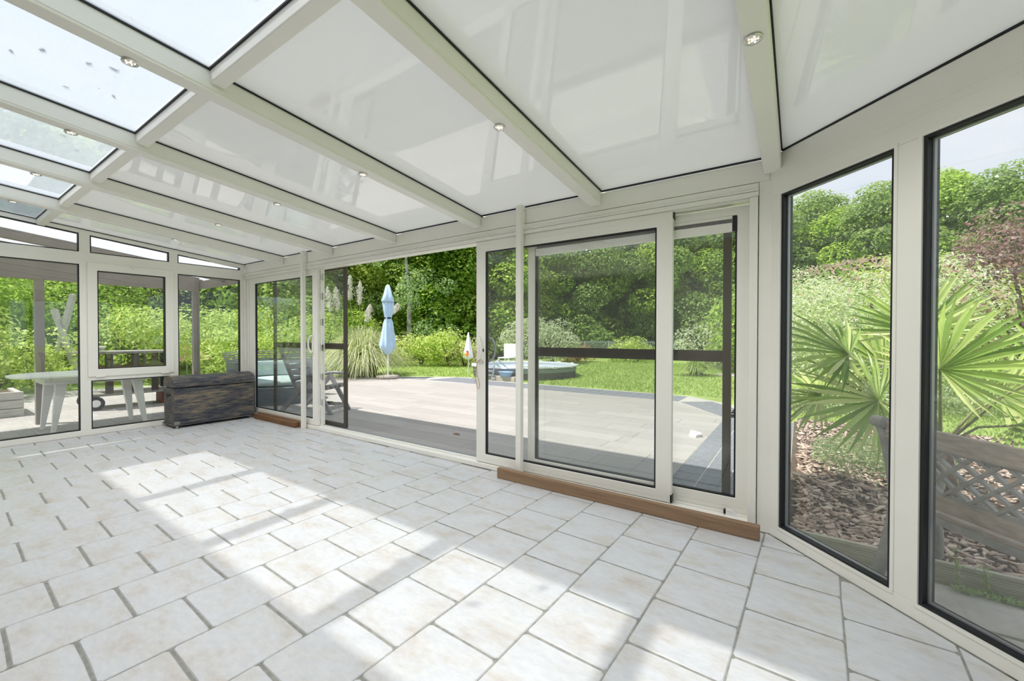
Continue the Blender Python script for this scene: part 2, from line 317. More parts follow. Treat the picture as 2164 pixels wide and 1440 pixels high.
# ------------------------------------------------------------------ ground
struct('ground', MB().box(-60, 60, -20, 80, -.5, -.075), 'lawn')
TZ = -.06
def clip(poly, planes):
    for a, b, c in planes:                 # keep a*x+b*y<=c
        out = []
        for i in range(len(poly)):
            p, q = poly[i], poly[(i+1) % len(poly)]; dp = a*p[0]+b*p[1]-c; dq = a*q[0]+b*q[1]-c
            if dp <= 0: out.append(p)
            if dp*dq < 0: t = dp/(dp-dq); out.append((p[0]+t*(q[0]-p[0]), p[1]+t*(q[1]-p[1])))
        poly = out
        if len(poly) < 3: return []
    return poly
def area(p): return .5*abs(sum(p[i][0]*p[(i+1) % len(p)][1]-p[(i+1) % len(p)][0]*p[i][1] for i in range(len(p))))
def slab(poly, z, e=.003, dp=.012):
    m = MB(); k = len(poly); cx = sum(p[0] for p in poly)/k; cy = sum(p[1] for p in poly)/k
    ins = []
    for x, y in poly:
        l = math.hypot(x-cx, y-cy) or 1; ins.append((x-(x-cx)/l*e*1.3, y-(y-cy)/l*e*1.3))
    m.add([(x,y,z) for x,y in ins]+[(x,y,z-e) for x,y in poly]+[(x,y,z-dp) for x,y in poly], [tuple(range(k))]+[(i,(i+1) % k,k+(i+1) % k,k+i) for i in range(k)]+[(k+i,k+(i+1) % k,2*k+(i+1) % k,2*k+i) for i in range(k)])
    return m
# ------------------------------------------------------------------ floor of the conservatory: running bond of irregular stone-look tiles
floor = struct('floor', MB().prism([(-5.99,-3.3,-.20),(2.2,-3.3,-.20),(2.2,-1.49,-.20),(.71,0,-.20),(.71,.11,-.20),(-5.99,.11,-.20)], (0,0,.197)), 'grout')
K = .34; TH = math.radians(-1.626); RAT = .986
offs = {0:-.5436,1:.0087,-1:-.0916,-2:-.6189,-3:-.111,-4:-.713,-5:-.191,-6:-.739,-7:-.264,-8:-.854,-9:-.286,-10:-.836}
def off(i): return offs[i] if i in offs else ((-.30 if i % 2 else -.80) if i < 0 else (-.01 if i % 2 else -.52))
def t2w(u, v): return (K*(u*math.cos(TH)-v*math.sin(TH)), K*(u*math.sin(TH)+v*math.cos(TH)-.95))
ROOM = [(-1,0,5.975),(0,1,.0),(1,1,.70),(0,-1,3.25),(1,0,2.19)]
def tile_outline(w, h, r):
    ju, jv = .0032, .0058; x0, x1, y0, y1 = -w/2+ju, w/2-ju, -h/2+jv, h/2-jv; c = .010
    J = lambda s=.0022: r.uniform(-s, s)
    return [(x0+c+J(),y0+J(.001)),(J()*4,y0+J()),(x1-c+J(),y0+J(.001)),(x1+J(.001),y0+c),(x1+J(),J()*4),(x1+J(.001),y1-c),(x1-c+J(),y1+J(.001)),(J()*4,y1+J()),(x0+c+J(),y1+J(.001)),(x0+J(.001),y1-c),(x0+J(),J()*4),(x0+J(.001),y0+c)]
rt_ = random.Random(3); w_, h_ = K, K*RAT
TV = [tile_outline(w_, h_, rt_) for _ in range(7)]; TM = []
for pl in TV:
    me = slab(pl, 0, .003, .012).mesh('tile'); me.materials.append(MT['tile']); TM.append(me)
for i in range(-19, 8):
    for j in range(-1, 12):
        u = i+.5; v = (off(i)-j+.5+2)*RAT; c = t2w(u, v); k = rt_.randrange(7)
        R = lambda p: (c[0]+p[0]*math.cos(TH)-p[1]*math.sin(TH), c[1]+p[0]*math.sin(TH)+p[1]*math.cos(TH))
        wp = [R(p) for p in TV[k]]; cp = clip(wp, ROOM)
        if not cp or area(cp) < .0015: continue
        if c[0] > 1.4 and c[1] < -2.6 : continue
        if all(abs(a[0]-b[0])+abs(a[1]-b[1]) < 1e-9 for a, b in zip(cp, wp)) and len(cp) == len(wp):
            inst('tile', TM[k], (c[0], c[1], 0), floor, TH)
        else: obj('tile', slab(cp, 0), 'tile', floor)
# ------------------------------------------------------------------ roof: ceiling panels, glass strip, rafters, purlins
def zr(y): return 2.228-.1*y
RX = [-4.833,-3.707,-2.585,-1.469,-.35,.757]      # right faces of the rafters, left to right
RW = .086
ceil = struct('ceiling')
def slope(m, x0, x1, y0, y1, b, t): return m.hexa([(x0,y0,zr(y0)+b),(x1,y0,zr(y0)+b),(x1,y1,zr(y1)+b),(x0,y1,zr(y1)+b),(x0,y0,zr(y0)+t),(x1,y0,zr(y0)+t),(x1,y1,zr(y1)+t),(x0,y1,zr(y1)+t)])
PY0, PY1 = -2.06, -2.0
for x in RX:
    m = MB(); slope(m, x-RW, x, -3.25, -.001, -.103, .05)
    r_ = obj('rafter', m, 'frame', ceil, bev=.006)
    m = MB(); slope(m, x-RW-.003, x-RW+.012, -3.24, -.004, -.088, -.080); slope(m, x-.012, x+.003, -3.24, -.004, -.088, -.080); obj('bead', m, 'frame', r_)
edges = [-5.98]+RX
for i in range(6):
    a = edges[i]; b = RX[i]-RW
    m = MB(); slope(m, a, b, PY1, .45, 0, .032); obj('ceiling_panel', m, 'panel', ceil)
    m = MB(); slope(m, a, b, -2.93, PY0, .004, .012); obj('glass_pane', m, 'rglass', ceil)
    m = MB(); slope(m, a, b, PY0, PY1, -.062, .034); p_ = obj('purlin', m, 'frame', ceil, bev=.005)
    m = MB(); slope(m, a, a+.007, PY1, -.001, -.008, 0); slope(m, b-.007, b, PY1, -.001, -.008, 0); slope(m, a, b, -.009, -.001, -.010, 0); slope(m, a, a+.008, -2.93, PY0, -.004, .004); slope(m, b-.008, b, -2.93, PY0, -.004, .004); slope(m, a, b, PY0-.008, PY0, -.004, .004)
    obj('gasket', m, 'black', ceil)
m = MB(); slope(m, -5.98, .67, -3.25, -2.93, -.09, .05); obj('wall_plate', m, 'frame', ceil)
# angled bay facet
zf = lambda x, y: 2.228-.1*y-.1*(x-.755)
fp = [(.757,-3.25),(2.2,-3.25),(2.2,-1.48),(.757,-.04)]
obj('ceiling_panel', MB().prism([(x,y,zf(x,y)) for x,y in fp], (0,0,.03)), 'panel', ceil)
g = MB(); g.bar((.762,-.05,zf(.757,-.05)-.003),(2.19,-1.478,zf(2.19,-1.478)-.003), .010,.010); g.bar((.7605,-3.2,zf(.757,-3.2)-.004),(.7605,-.06,zf(.757,-.06)-.004),.007,.008); obj('gasket', g, 'black', ceil)
for x in RX: obj('rafter_end', slope(MB(), x-RW-.004, x+.004, .121, .45, -.004, .034), 'frame', ceil)
# gutter outside
obj('gutter', MB().box(-6.05,.8,.40,.50,2.10,2.22), 'frame', ceil, bev=.01)
# added translucent sheet that keeps direct sun out of the far left glass bay
obj('added_shade_sheet', MB().box(-6.05,-4.96,-3.15,-2.14,2.74,2.75), 'poly', ceil)
# ------------------------------------------------------------------ downlights
def downlight(x, y, label):
    z = zr(y)-.1045; t = thing('downlight', (x,y,z), label, 'lamp', 'recessed spotlights in the rafters')
    obj('bezel', MB().lathe([(.022,-.001),(.0225,-.005),(.029,-.006),(.031,-.002),(.031,.001)], (x,y,z), 20), 'chrome', t, smooth=True)
    l = obj('lens', MB().lathe([(.0222,-.0035),(.0222,-.002)], (x,y,z), 16), 'lens', t)
    m = MB()
    for k in range(9):
        r, a = (0,0) if k == 0 else ((.0075,k*2.09) if k < 4 else (.0155,k*1.2566)); m.lathe([(.0032,-.0058),(.0032,-.0034)], (x+r*math.cos(a),y+r*math.sin(a),z), 8)
    obj('led_dots', m, 'led', l)
    ld = bpy.data.lights.new('bulb','SPOT'); ld.energy = LAMP; ld.spot_size = math.radians(165); ld.spot_blend = 1; ld.shadow_soft_size = .004; ld.color = (1,.985,.975)
    lo = bpy.data.objects.new('bulb', ld); COL.objects.link(lo); lo.parent = t; lo.location = (0,0,-.02)
DLAB = {(5,0):'lit LED spotlight in the rafter beside the angled bay windows',(4,0):'small LED spotlight in the rafter ending right of the slim post',(3,0):'small LED spotlight halfway along the third rafter from the right',(2,0):'small LED spotlight under the white panels of the fourth rafter from the right',
 (1,0):'tiny spotlight under the white panels of the fifth rafter from the right',(0,0):'tiny spotlight under the white panels of the rafter nearest the left wall',(3,1):'LED spotlight beside the roof glass on the nearest rafter at top left',(2,1):'LED spotlight beside the roof glass on the second rafter at top left',
 (1,1):'spotlight beside the roof glass on the third rafter from the top left',(0,1):'spotlight beside the roof glass on the rafter nearest the left wall',(4,1):'spotlight beside the roof glass on the rafter overhead out of frame',(5,1):'spotlight on the rafter overhead near the bay and house wall'}
for (i, k), lab in DLAB.items(): downlight(RX[i]-.05 if i == 5 else RX[i]-.072 if k == 0 else RX[i]-.08, -1.16 if k == 0 else -2.33, lab)
# ------------------------------------------------------------------ far wall with the sliding doors
wb = struct('wall_back', MB().box(-5.98,.70,0,.12,2.09,2.212), 'frame', .003)
def wpart(name, m, mat='frame', par=None, bev=.003): return obj(name, m, mat, par or wb, bev=bev)
wpart('cornice', MB().prism([(-5.975,-.004,2.086),(-5.975,.10,2.086),(-5.975,.10,2.036),(-5.975,-.018,2.036),(-5.975,-.018,2.043),(-5.975,-.006,2.056)],(6.62,0,0)))
wpart('head_frame', MB().box(-5.975,.645,-.014,.13,2.006,2.034))
wpart('head_frame', MB().box(-5.975,.60,.012,.022,1.996,2.006))
wpart('jamb', MB().box(.598,.642,-.014,.13,0,2.004)); wpart('jamb', MB().box(-5.975,-5.935,-.014,.13,0,2.004)); wpart('jamb', MB().box(-5.93,-5.875,.012,.11,0.05,2.0))
wpart('corner_post', MB().prism([(.646,0,0),(.712,0,0),(.80,-.03,0),(.80,.12,0),(.646,.12,0)],(0,0,2.09)))
wpart('corner_filler', MB().prism([(.7005,.002,2.09),(.83,-.02,2.09),(.83,.12,2.09),(.7005,.12,2.09)],(0,0,.118)))
wpart('sill', MB().box(-5.97,.60,-.004,.115,0,.045), bev=.006); wpart('sill_track', MB().box(-5.97,.60,.052,.062,.045,.058)); wpart('outer_sill', MB().box(-5.97,.64,.12,.24,-.05,.012), 'alu')
for x0 in (-4.322,-1.062):
    p = wpart('post', MB().box(x0,x0+.050,-.062,-.016,0,2.226), bev=.004)
    br = wpart('bracket', MB().box(x0+.010,x0+.058,-.046,-.004,2.045,2.226), par=p)
    for z in (2.09,2.185): obj('screw', MB().tube([(x0+.056,-.026,z),(x0+.061,-.026,z)], .0045, 8), 'brass', p)
def leaf(name, x0, x1, y0, y1, z0, z1, st, gm='glass', glz=True):
    d = struct(name, MB().ring((0,y0,0),(1,0,0),(0,0,1),x0,x1,z0,z1,st,(0,y1-y0,0)), 'frame', .004)
    a, b, c, e = x0+st[0], x1-st[1], z0+st[2], z1-st[3]; ym = (y0+y1)/2
    obj('gasket', MB().ring((0,y0+.006,0),(1,0,0),(0,0,1),a-.001,b+.001,c-.001,e+.001,.011,(0,y1-y0-.012,0)), 'black', d)
    obj('pane', MB().box(a+.004,b-.004,ym-.003,ym+.003,c+.004,e-.004), gm, d)
    for zz in (z0+st[2]*.45, z1-st[3]*.45): obj('groove', MB().box(x0+.01,x1-.01,y0-.0012,y0+.002,zz,zz+.0018), 'frame', d)
    return d
d1 = leaf('door_1', -5.87,-4.075,.018,.055,.05,1.998,(.175,.115,.075,.075))
d2 = leaf('door_2', -1.532,.150,.008,.046,.05,2.004,(.102,.105,.076,.094),'hglass')
d3 = leaf('door_3', -1.025,.595,.068,.106,.05,1.985,(.068,.072,.098,.055),'glass')
def handle(par, x, y, z, s, mat='frame', o=-1):
    pts = []
    for k in range(15):
        t = -math.pi/2+math.pi*k/14; pts.append((x+s*.052*math.cos(t), y+o*.035*math.cos(t)**.5 if abs(math.cos(t))>1e-6 else y, z+.105*math.sin(t)))
    obj('handle', MB().tube(pts, .010, 8), mat, par, smooth=True)
handle(d1, -4.165, .014, 1.065, -1); obj('handle_plate', MB().box(-4.19,-4.165,.008,.018,.95,1.18), 'frame', d1, bev=.003)
handle(d2, -1.50, .004, 1.05, 1); obj('handle_plate', MB().box(-1.515,-1.488,-.003,.008,.93,1.16), 'frame', d2, bev=.003)
handle(d2, -1.43, .05, 1.05, 1, 'alu', 1)
obj('lock', MB().tube([(-1.478,.001,1.035),(-1.478,.010,1.035)],.008,10), 'brass', d2); obj('keyhole', MB().box(-1.457,-1.445,.0055,.0085,1.03,1.055), 'dark', d2)
obj('buffer', MB().box(.142,.1535,.012,.07,1.955,2.005), 'dark', d2, bev=.003); obj('buffer', MB().box(.142,.1535,.004,.05,.052,.105), 'dark', d2, bev=.003)
# trickle vent at the top of the fixed leaf
v = obj('vent', MB().box(-.95,.497,.066,.09,1.83,1.93), 'frame', d3, bev=.002)
obj('vent_grille', MB().box(-.94,.495,.0645,.067,1.886,1.910), m_mesh('vent_mesh', (.45,.43,.40), (.03,.03,.05), .012, .008), d3)
cp = obj('vent_cap', MB().box(.498,.522,.064,.092,1.83,1.922), 'dark', d3); obj('end_stop', MB().prism([(.475,.03,.045),(.475,.055,.045),(.475,.055,.078),(.475,.03,.078)],(.03,0,0)).hexa([(.505,.03,.045),(.56,.03,.045),(.56,.055,.045),(.505,.055,.045),(.505,.03,.078),(.545,.03,.05),(.545,.055,.05),(.505,.055,.078)]), 'white', d3)
obj('end_stop_pad', MB().box(.462,.475,.032,.053,.05,.076), 'dark', d3)
# bronze screens outside the doors
def screen(x0, x1, label, z1=2.0, rail=1.0):
    t = thing('screen_door', (x0,.16,.04), label, 'screen door')
    obj('frame', MB().ring((0,.145,0),(1,0,0),(0,0,1),x0,x1,.042,z1,(.05,.05,.05,.02),(0,.03,0)), 'bronze', t, bev=.003)
    obj('mid_rail', MB().box(x0+.05,x1-.05,.148,.172,rail,rail+.022).box(x0+.05,x1-.05,.156,.168,rail+.022,rail+.052).box(x0+.05,x1-.05,.148,.172,rail+.052,rail+.075), 'bronze', t)
    obj('pane', MB().box(x0+.04,x1-.04,.158,.162,.08,z1-.015), 'sglass', t)
    return t
s1 = screen(-5.425,-3.68,'bronze framed screen door drawn part way into the open doorway'); s2 = screen(-1.03,.485,'bronze framed screen door behind the closed sliding panes')
for z in (.30,.62,.98,1.30,1.62,1.86): obj('hinge', MB().box(-4.075,-4.045,.055,.075,z,z+.075).tube([(-4.04,.07,z-.005),(-4.04,.07,z+.08)],.006,6), 'chrome', d1)
obj('edge_strip', MB().box(-4.073,-4.05,.056,.10,.055,1.99), 'frame', d1)
# cord tied to the handle
pts = [(-1.488,-.035,1.03),(-1.515,-.03,1.0),(-1.52,-.025,.95),(-1.50,-.03,.93),(-1.47,-.03,.955),(-1.44,-.025,.96),(-1.43,-.02,.93)]
m = MB().tube(pts, .0028, 6).tube([(-1.49,-.03,.94),(-1.51,-.025,.86),(-1.515,-.02,.78),(-1.50,-.02,.72),(-1.485,-.018,.70),(-1.47,-.02,.72),(-1.475,-.02,.76),(-1.495,-.022,.82),(-1.50,-.025,.92)], .0028, 6).tube([(-1.51,-.03,.97),(-1.53,-.03,.99),(-1.535,-.03,1.03),(-1.51,-.03,1.04)], .0028, 6)
tag(obj('cord', m, 'cord', smooth=True), 'thin beige cord knotted around the handle of the open sliding door', 'cord')
# ------------------------------------------------------------------ left wall (fixed lights and one casement)
XL = -5.98
wl = struct('wall_left', MB().box(XL-.07,XL,-3.25,-.0,0,.068), 'frame', .004)
def lpart(name, m, mat='frame', par=None, bev=.003): return obj(name, m, mat, par or wl, bev=bev)
lpart('mid_rail', MB().box(XL-.07,XL,-3.25,0,1.99,2.133)); lpart('groove', MB().box(XL-.01,XL+.0008,-3.25,0,2.070,2.0715))
m = MB(); ft = lambda y: 2.168-.107*(y+.055)
m.hexa([(XL-.07,-3.25,ft(-3.25)),(XL,-3.25,ft(-3.25)),(XL,0,ft(0)),(XL-.07,0,ft(0)),(XL-.07,-3.25,zr(-3.25)),(XL,-3.25,zr(-3.25)),(XL,0,zr(0)),(XL-.07,0,zr(0))]); lpart('top_rail', m)
for y0, y1, z1 in ((-1.737,-1.646,2.36),(-.902,-.809,2.26),(-.057,0,2.17)): lpart('mullion', MB().box(XL-.068,XL-.001,y0,y1,.068,z1))
lpart('sill_rail', MB().box(XL-.068,XL-.001,-1.646,-.902,.638,.69))
def lpane(name, poly, par=None):
    w = struct(name); k = len(poly); c = (sum(p[0] for p in poly)/k, sum(p[1] for p in poly)/k)
    g = MB(); t = .010
    inn = []
    for y, z in poly: inn.append((y+t*(1 if y < c[0] else -1), z+t*(1 if z < c[1] else -1)))
    vs = [(XL-.05,y,z) for y,z in poly]+[(XL-.05,y,z) for y,z in inn]+[(XL-.004,y,z) for y,z in poly]+[(XL-.004,y,z) for y,z in inn]; fs = []
    for i in range(k):
        j = (i+1) % k; fs += [(i,j,k+j,k+i),(2*k+i,3*k+i,3*k+j,2*k+j),(k+i,k+j,3*k+j,3*k+i)]
    g.add(vs, fs); obj('gasket', g, 'black', w)
    obj('pane', MB().prism([(XL-.035,y,z) for y,z in poly],(.006,0,0)), 'glass', w); return w
lpane('window_1', [(-3.2,.068),(-1.737,.068),(-1.737,1.99),(-3.2,1.99)]); lpane('window_2', [(-1.646,.068),(-.902,.068),(-.902,.638),(-1.646,.638)]); lpane('window_3', [(-.809,.068),(-.057,.068),(-.057,1.99),(-.809,1.99)])
for nme, a, b in (('window_4',-3.2,-1.737),('window_5',-1.646,-.902),('window_6',-.809,-.057)): lpane(nme, [(a,2.133),(b,2.133),(b,ft(b)),(a,ft(a))])
cw = struct('window_7', MB().ring((XL-.06,0,0),(0,1,0),(0,0,1),-1.674,-.858,.684,2.022,(.085,.088,.087,.09),(.075,0,0)), 'frame', .004)
obj('gasket', MB().ring((XL-.05,0,0),(0,1,0),(0,0,1),-1.590,-.944,.770,1.933,.011,(.058,0,0)), 'black', cw); obj('pane', MB().box(XL-.03,XL-.024,-1.585,-.95,.775,1.928), 'glass', cw)
obj('latch', MB().box(XL+.015,XL+.028,-1.292,-1.246,2.010,2.024).box(XL+.02,XL+.032,-1.276,-1.262,1.985,2.012), 'frame', cw, bev=.002)
for y in (-1.57,-.955): obj('hinge', MB().tube([(XL+.018,y-.04,.682),(XL+.018,y+.04,.682)],.007,8), 'frame', cw)
# ------------------------------------------------------------------ angled bay on the right
U = Vector((.70711,-.70711,0)); NB = Vector((.70711,.70711,0)); B0 = Vector((.71,0,0))
def bp(s, d, z): return B0+U*s+NB*d+Vector((0,0,z))
def bbox(m, s0, s1, d0, d1, z0, z1): return m.hexa([bp(s0,d0,z0),bp(s1,d0,z0),bp(s1,d1,z0),bp(s0,d1,z0),bp(s0,d0,z1),bp(s1,d0,z1),bp(s1,d1,z1),bp(s0,d1,z1)])
wr = struct('wall_bay', bbox(MB(),0.0,2.11,0,.075,1.985,2.224), 'frame', .003)
def rpart(name, m, mat='frame', bev=.003): return obj(name, m, mat, wr, bev=bev)
rpart('bottom_rail', bbox(MB(),0,2.11,0,.075,0,.068)); rpart('groove', bbox(MB(),0.01,2.11,-.0008,.01,2.098,2.0995)); rpart('groove', bbox(MB(),0.01,2.11,-.0008,.01,2.066,2.0675))
for a, b in ((0,.066),(.672,.775),(1.72,1.80)): rpart('mullion', bbox(MB(),a,b,.0005,.0745,.068,1.985))
for i, (a, b) in enumerate(((.066,.672),(.775,1.72))):
    w = struct(f'window_{8+i}'); O = B0
    obj('glazing_bead', MB().ring(bp(0,-.004,0),U,(0,0,1),a-.012,b+.012,.056,1.997,.014,NB*.03), 'frame', w)
    obj('gasket', MB().ring(bp(0,.004,0),U,(0,0,1),a,b,.066,1.987,.016,NB*.062), 'black', w); obj('spacer', MB().ring(bp(0,.03,0),U,(0,0,1),a+.014,b-.014,.080,1.973,.008,NB*.014), 'alu', w)
    obj('pane', bbox(MB(),a+.012,b-.012,.024,.030,.078,1.975), 'bglass', w)
# side and house walls closing the room behind the camera
wq = struct('wall_right', MB().box(2.2,2.3,-3.35,-1.48,0,.10).box(2.2,2.3,-3.35,-3.15,.1,2.45).box(2.2,2.3,-1.62,-1.48,.1,2.45).box(2.2,2.3,-3.15,-1.62,2.05,2.45), 'frame')
obj('pane', MB().box(2.24,2.25,-3.15,-1.62,.1,2.05), 'glass', wq)
wf = struct('wall_front', MB().box(-6.05,-3.2,-3.5,-3.25,-.1,2.6).box(-3.2,-.6,-3.5,-3.25,2.15,2.6).box(-.6,.2,-3.5,-3.25,-.1,2.6).box(.2,1.5,-3.5,-3.25,2.15,2.6).box(1.5,2.3,-3.5,-3.25,-.1,2.6), 'bricks')
obj('room_behind', MB().box(-3.6,1.9,-6.6,-6.5,-.1,2.6).box(-3.7,-3.6,-6.6,-3.5,-.1,2.6).box(1.9,2.0,-6.6,-3.5,-.1,2.6).box(-3.7,2.0,-6.6,-3.5,2.6,2.7).box(-3.7,2.0,-6.6,-3.5,-.2,-.004), 'bricks', wf)
# ------------------------------------------------------------------ objects in the room
ch = thing('chest', (-5.77,-.51,0), 'old dark wooden chest with domed lid and worn paint in the far corner', 'chest')
cx0, cx1, cy0, cy1 = -5.955,-5.586,-.975,-.045
obj('body', MB().box(cx0,cx1,cy0,cy1,.045,.50), 'chest', ch, bev=.005); obj('plinth', MB().box(cx0-.012,cx1+.014,cy0-.014,cy1+.010,.030,.045), 'chest', ch, bev=.003)
prof = [(cx0-.004,.510),(cx1+.008,.510),(cx1+.008,.565)]
for k in range(1,9): t = math.pi*k/9; prof.append(((cx0+cx1)/2+math.cos(t)*.19,.565+.085*math.sin(t)))
prof.append((cx0-.004,.565))
obj('lid', MB().prism([(x,cy0-.006,z) for x,z in prof],(0,cy1-cy0+.012,0)), 'chest', ch, bev=.003)
obj('handle', MB().tube([(-5.80,cy0-.004,.42),(-5.80,cy0-.022,.40),(-5.765,cy0-.026,.385),(-5.73,cy0-.022,.40),(-5.73,cy0-.004,.42)],.006,8).box(-5.81,-5.72,cy0-.006,cy0,.40,.435), 'dark', ch, smooth=False)
obj('keyhole', MB().box(cx1-.001,cx1+.002,-.515,-.507,.455,.472), 'dark', ch)
for x in (cx0+.03,cx1-.02):
    for y in (cy0+.03,cy1-.05): obj('castor', MB().tube([(x-.01,y,.015),(x+.01,y,.015)],.015,12).box(x-.006,x+.006,y-.008,y+.008,.015,.031), 'brass', ch)
obj('corner_iron', MB().box(cx1-.0005,cx1+.003,cy0-.003,cy0+.055,.046,.085), 'iron', ch)
def timber(pts, h, label, mat, z=0, bev=.006):
    o = obj('timber_beam', MB().prism([(x,y,z) for x,y in pts],(0,0,h)), mat, bev=bev); tag(o, label, 'timber'); return o
timber([(-1.193,-.139),(.672,-.150),(.672,-.108),(-1.193,-.095)], .086, 'long brown timber beam with knots on the tiles before the right doors', 'beam')
timber([(-5.50,-.094),(-4.405,-.094),(-4.395,-.045),(-5.50,-.045)], .065, 'dark sawn timber on the tiles right of the chest', 'darkbeam')
timber([(-5.50,-.040),(-4.33,-.038),(-4.33,-.006),(-5.50,-.006)], .085, 'lighter brown timber wedged behind the dark one under the left door', 'beam')
# ------------------------------------------------------------------ terrace
ter = struct('terrace', MB().prism([(-12.2,-.2+.33,-.30),(.80,.13,-.30),(.80,4.2,-.30),(-.2,5.62,-.30),(-1.0,6.25,-.30),(-6.4,6.35,-.30),(-7.3,6.75,-.30),(-10.4,4.72,-.30),(-12.2,3.5,-.30)],(0,0,.235)), 'joint')
PL = [(1,0,-.066),(.78,.62,2.49),(0,1,5.36),(-.62,.78,9.85),(-1,0,12.0),(0,-1,-.25)]
# limit: chamfer from (-1.0,5.28) to (-.07,4.1); far left diagonal
PL[1] = (1.18,.93,1.18*-1.0+.93*5.28)
row = 0; y = .28; rp_ = random.Random(11); pm = {}
while y < 5.9:
    x = -.07+rp_.uniform(-.2,1.0)-1.26 if row else -2.345-1.26
    x0 = -12.3
    xs = x+1.262*6
    while xs > x0:
        cp = clip([(xs+.002,y+.002),(xs+1.26,y+.002),(xs+1.26,y+.302),(xs+.002,y+.302)], PL)
        if cp and area(cp) > .01: obj('plank', slab(cp, TZ, .002, .02), 'plank', ter)
        xs -= 1.262
    y += .304; row += 1
# dark paver border along the right and round the far edge
yy = .25
def paver(poly, pl=()):
    cp = clip(poly, list(pl))
    if cp and area(cp) > .004: obj('paver', slab(cp, TZ-.001, .003, .02), 'paver', ter)
while yy < 5.4:
    for k, (a, b) in enumerate(((-.062,.139),(.150,.352),(.362,.566),(.576,.78))): paver([(a,yy),(b,yy),(b,yy+.205),(a,yy+.205)], [(1.0,.95,.78+.95*4.25)])
    yy += .2145
def band(a, b, w, n, nrm):
    a = Vector(a); b = Vector(b); nrm = Vector(nrm).normalized(); d = (b-a)/n; sk = d.normalized()*.10
    for i in range(n):
        p = a+d*i+d.normalized()*.006; q = a+d*(i+1)-d.normalized()*.006
        for j in range(2):
            e0 = nrm*(w*j/2+.008); e1 = nrm*(w*(j+1)/2-.004)
            paver([tuple(p+e0), tuple(q+e0), tuple(q+e1), tuple(p+e1)])
band((-.07,4.12),(-1.0,5.36),.62,6,(.8,.6)); band((-1.03,5.38),(-6.4,5.40),.78,24,(0,1)); band((-6.45,5.42),(-7.75,5.40),1.0,5,(.25,1)); band((-7.8,5.4),(-11.6,2.8),.75,15,(-.56,.83))
# left patio under the pergola
pat = struct('patio', MB().box(-12.5,-6.08,-4.5,.13,-.30,-.065), 'joint')
yy = -4.0; row = 0
while yy < .1:
    xx = -12.3+(.2 if row % 2 else 0)
    while xx < -6.2:
        b = min(xx+.394, -6.1); obj('paver', slab([(xx,yy),(b,yy),(b,min(yy+.25,.12)),(xx,min(yy+.25,.12))], TZ, .003, .02), 'plank', pat); xx += .40
    yy += .256; row += 1
# ------------------------------------------------------------------ pergola on the left
pg = thing('pergola', (-7.8,0,TZ), 'taupe pergola with pale translucent roof outside the left windows', 'pergola')
for y in (.0,-1.82,-3.6): obj('post', MB().box(-7.855,-7.765,y-.045,y+.045,TZ,1.96), 'pergola', pg, bev=.004)
for x in (-6.80,-7.82): obj('rafter', MB().hexa([(x-.05,-4.2,2.04+.12*4.2),(x+.05,-4.2,2.04+.12*4.2),(x+.05,.10,2.03),(x-.05,.10,2.03),(x-.05,-4.2,2.15+.12*4.2),(x+.05,-4.2,2.15+.12*4.2),(x+.05,.10,2.14),(x-.05,.10,2.14)]), 'pergola', pg)
obj('header', MB().box(-7.87,-7.76,-4.2,.04,1.94,2.20), 'pergola', pg); obj('fascia', MB().box(-7.90,-6.07,.045,.12,1.985,2.11), 'pergola', pg)
obj('roof_sheet', MB().hexa([(-8.3,-4.2,2.16+.12*4.2),(-6.1,-4.2,2.16+.12*4.2),(-6.1,.2,2.15),(-8.3,.2,2.15),(-8.3,-4.2,2.17+.12*4.2),(-6.1,-4.2,2.17+.12*4.2),(-6.1,.2,2.16),(-8.3,.2,2.16)]), 'poly', pg)
# white plastic oval table
tb = thing('garden_table', (-7.0,-1.42,TZ), 'white plastic oval garden table on the patio outside the left window', 'table')
prof = [(.0,.0),(.97,.0),(1.0,.012),(1.0,.030),(.96,.034),(0,.034)]
m = MB(); n_ = 32; vs = []
for r, z in prof[1:5]:
    for j in range(n_): t = 2*math.pi*j/n_; vs.append((-7.0+.52*r*math.copysign(abs(math.cos(t))**.8,math.cos(t)),-1.42+.78*r*math.copysign(abs(math.sin(t))**.8,math.sin(t)),.645+z))
m.add(vs, [(i*n_+j,i*n_+(j+1) % n_,(i+1)*n_+(j+1) % n_,(i+1)*n_+j) for i in range(3) for j in range(n_)]+[tuple(range(n_))[::-1],tuple(range(3*n_,4*n_))]); obj('tabletop', m, 'white', tb)
obj('apron', MB().ring((0,0,.56),(1,0,0),(0,1,0),-7.30,-6.70,-1.92,-.92,.02,(0,0,.085)), 'white', tb)
for fx, fy, tx, ty in ((-7.29,-1.87,-7.24,-1.80),(-6.87,-1.83,-6.80,-1.76),(-7.14,-1.02,-7.22,-1.07),(-6.80,-.95,-6.82,-1.05)):
    obj('leg', MB().hexa([(fx-.02,fy-.02,TZ),(fx+.02,fy-.02,TZ),(fx+.02,fy+.02,TZ),(fx-.02,fy+.02,TZ),(tx-.055,ty-.055,.645),(tx+.055,ty-.055,.645),(tx+.055,ty+.055,.645),(tx-.055,ty+.055,.645)]), 'white', tb, bev=.004)
